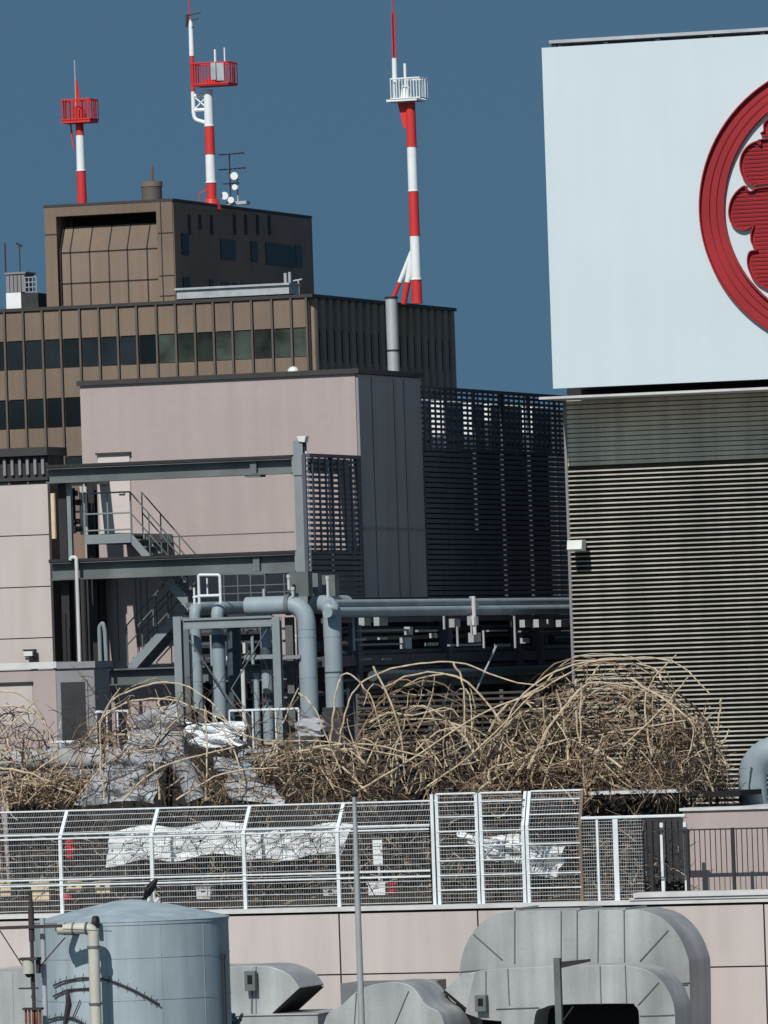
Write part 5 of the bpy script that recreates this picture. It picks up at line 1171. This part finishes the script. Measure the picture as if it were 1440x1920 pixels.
ventbox(458, 1821, 478, 1858, -6.3, 'small grey box with black window on the left duct')
# left flare of the big duct
dfp = [(868, 1800), (868, 1960), (872, 1892), (830, 1856), (848, 1833)]
df = thing('duct_hood', 'pointed galvanized hood at the left side of the largest duct', 'duct', (P(850, 1900, YE).x, YE, ZR), 'galvanized ducts')
b = MB(); b.prism(ppoly([(829, 1857), (862, 1826), (900, 1822), (890, 1880), (872, 1893)], YE + .05), YE + .2, YE + 1.3); b.build('body', 'galv', df, .01)
b = MB(); b.prism(ppoly([(829, 1859), (872, 1895), (872, 1899), (826, 1861)], YE), YE + .15, YE + 1.31); b.build('lip', 'black', df)
b = MB(); b.prism(ppoly([(826, 1862), (868, 1899), (868, 1990), (790, 1990), (800, 1890)], YE), YE + .9, YE + 1.6); b.build('neck', 'galv', df)
# left duct
YX = -6.1
dl = thing('angled_duct', 'pale galvanized duct with a slanted open mouth, right of the tank', 'duct', (P(470, 1990, YX).x, YX, ZR), 'galvanized ducts')
poly = smoothpoly([(300, 1812), (420, 1813), (490, 1811), (520, 1817), (545, 1830), (562, 1852)], YX) + ppoly([(505, 1905), (420, 1902), (300, 1902)], YX)
b = MB(); b.prism(poly, YX, YX + 1.5, 'y', True); b.build('body', 'galv', dl, .01)
b = MB(); b.prism(ppoly([(564, 1856), (508, 1907), (500, 1907), (556, 1856)], YX), YX + .04, YX + 1.46); b.build('mouth', 'black', dl)
b = MB(); a, e = P(480, 1812, YX - .01), P(480, 1901, YX - .01); b.bar(a, e, .015, .015, (0, 1, 0)); b.bar(P(472, 1860, YX - .02), P(472, 1902, YX - .02), .025, .025, (0, 1, 0)); b.build('seam', 'seam', dl)
b = MB(); q = rect(405, 1904, 600, 1990, YX - .2); b.box(q[0], q[1], YX - .3, YX + 1.6, ZR, q[3]); b.box(q[0] - .03, q[1] + .03, YX - .33, YX + 1.63, q[3], q[3] + .03); 
tag(b.build('low_duct', 'galv', None, .01), 'long low galvanized box under the slanted mouth duct', 'duct', 'galvanized ducts')
# middle ducts
YM = -7.5
dm = thing('domed_duct', 'hunched galvanized duct in the bottom centre, behind the slim pole', 'duct', (P(740, 1990, YM).x, YM, ZR), 'galvanized ducts')
poly = smoothpoly([(590, 1990), (612, 1905), (640, 1885), (668, 1860), (700, 1846), (745, 1842), (775, 1852), (800, 1885), (828, 1905), (850, 1990)], YM)
b = MB(); b.prism(poly, YM, YM + 1.6, 'y', True); b.build('body', 'galv', dm, .01)
b = MB(); b.bar(P(766, 1858, YM - .012), P(738, 1925, YM - .012), .016, .016, (0, 1, 0)); b.bar(P(668, 1862, YM - .012), P(664, 1925, YM - .012), .016, .016, (0, 1, 0)); b.build('seam', 'seam', dm)
q = rect(640, 1843, 772, 1990, -4.4); b = MB(); b.box(q[0], q[1], -4.4, -3.2, ZR, q[3]); b.box(q[0] + .3, q[1], -4.5, -4.401, ZR, q[3] - .12)
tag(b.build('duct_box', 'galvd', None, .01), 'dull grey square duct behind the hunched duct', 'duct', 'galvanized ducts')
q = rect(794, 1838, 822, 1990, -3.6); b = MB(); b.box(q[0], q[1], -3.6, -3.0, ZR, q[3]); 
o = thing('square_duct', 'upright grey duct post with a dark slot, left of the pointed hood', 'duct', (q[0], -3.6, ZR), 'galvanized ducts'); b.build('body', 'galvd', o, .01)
b = MB(); w = q[1] - q[0]; zt = P(808, 1853, -3.6).z; b.box(q[0] + w * .55, q[0] + w * .75, -3.612, -3.601, zt - .2, zt); b.build('slot', 'black', o)
# post in front of ducts
YZ = -8.0; c = P(1047, 1860, YZ); ps = thing('steel_post', 'square steel post with a short arm in front of the nested ducts', 'post', (c.x, YZ, ZR))
b = MB(); b.box(c.x - .065, c.x + .065, YZ - .06, YZ + .06, ZR, P(1045, 1796, YZ).z); b.build('shaft', 'steel', ps)
b = MB(); b.prism([(c.x + .08, P(1055, 1803, YZ).z), (P(1106, 1799, YZ).x, P(1106, 1798, YZ).z), (P(1106, 1803, YZ).x, P(1106, 1803, YZ).z), (c.x + .08, P(1055, 1815, YZ).z)], YZ - .03, YZ + .05); b.tube([(c.x + .3, YZ, P(1060, 1888, YZ).z), (c.x + .07, YZ, P(1050, 1915, YZ).z)], .02, 6); b.build('arm', 'iron', ps)
# pale wall cabinets left and right of the tank
q = rect(-60, 1822, 78, 1990, -3); b = MB(); b.box(q[0], q[1], -3, -.1, ZR, q[3]); 
for x in (q[0] + .6, q[1] - .65): b.box(x, x + .02, -3.015, -3.001, ZR, q[3] - .02)
tag(b.build('grey_cabinet', 'galv'), 'grey metal cabinet against the pink wall at the left edge', 'cabinet')
# small clutter at tank foot
b = MB(); c = P(432, 1908, -16)
for i in range(9): a = rnd.uniform(0, 6.28); b.tube([c + V((rnd.uniform(-.15, .2), rnd.uniform(-.1, .1), rnd.uniform(-.4, .05))), c + V((rnd.uniform(-.2, .25), rnd.uniform(-.1, .1), rnd.uniform(-.1, .12)))], .035, 8)
b.tube([(c.x, c.y, ZR), (c.x, c.y, c.z)], .06, 8); tag(b.build('pipe_joint', 'galvd'), 'knot of small grey pipe fittings beside the tank foot', 'pipe fitting')

for o in bpy.data.objects:
    if '_o' in o: del o['_o']
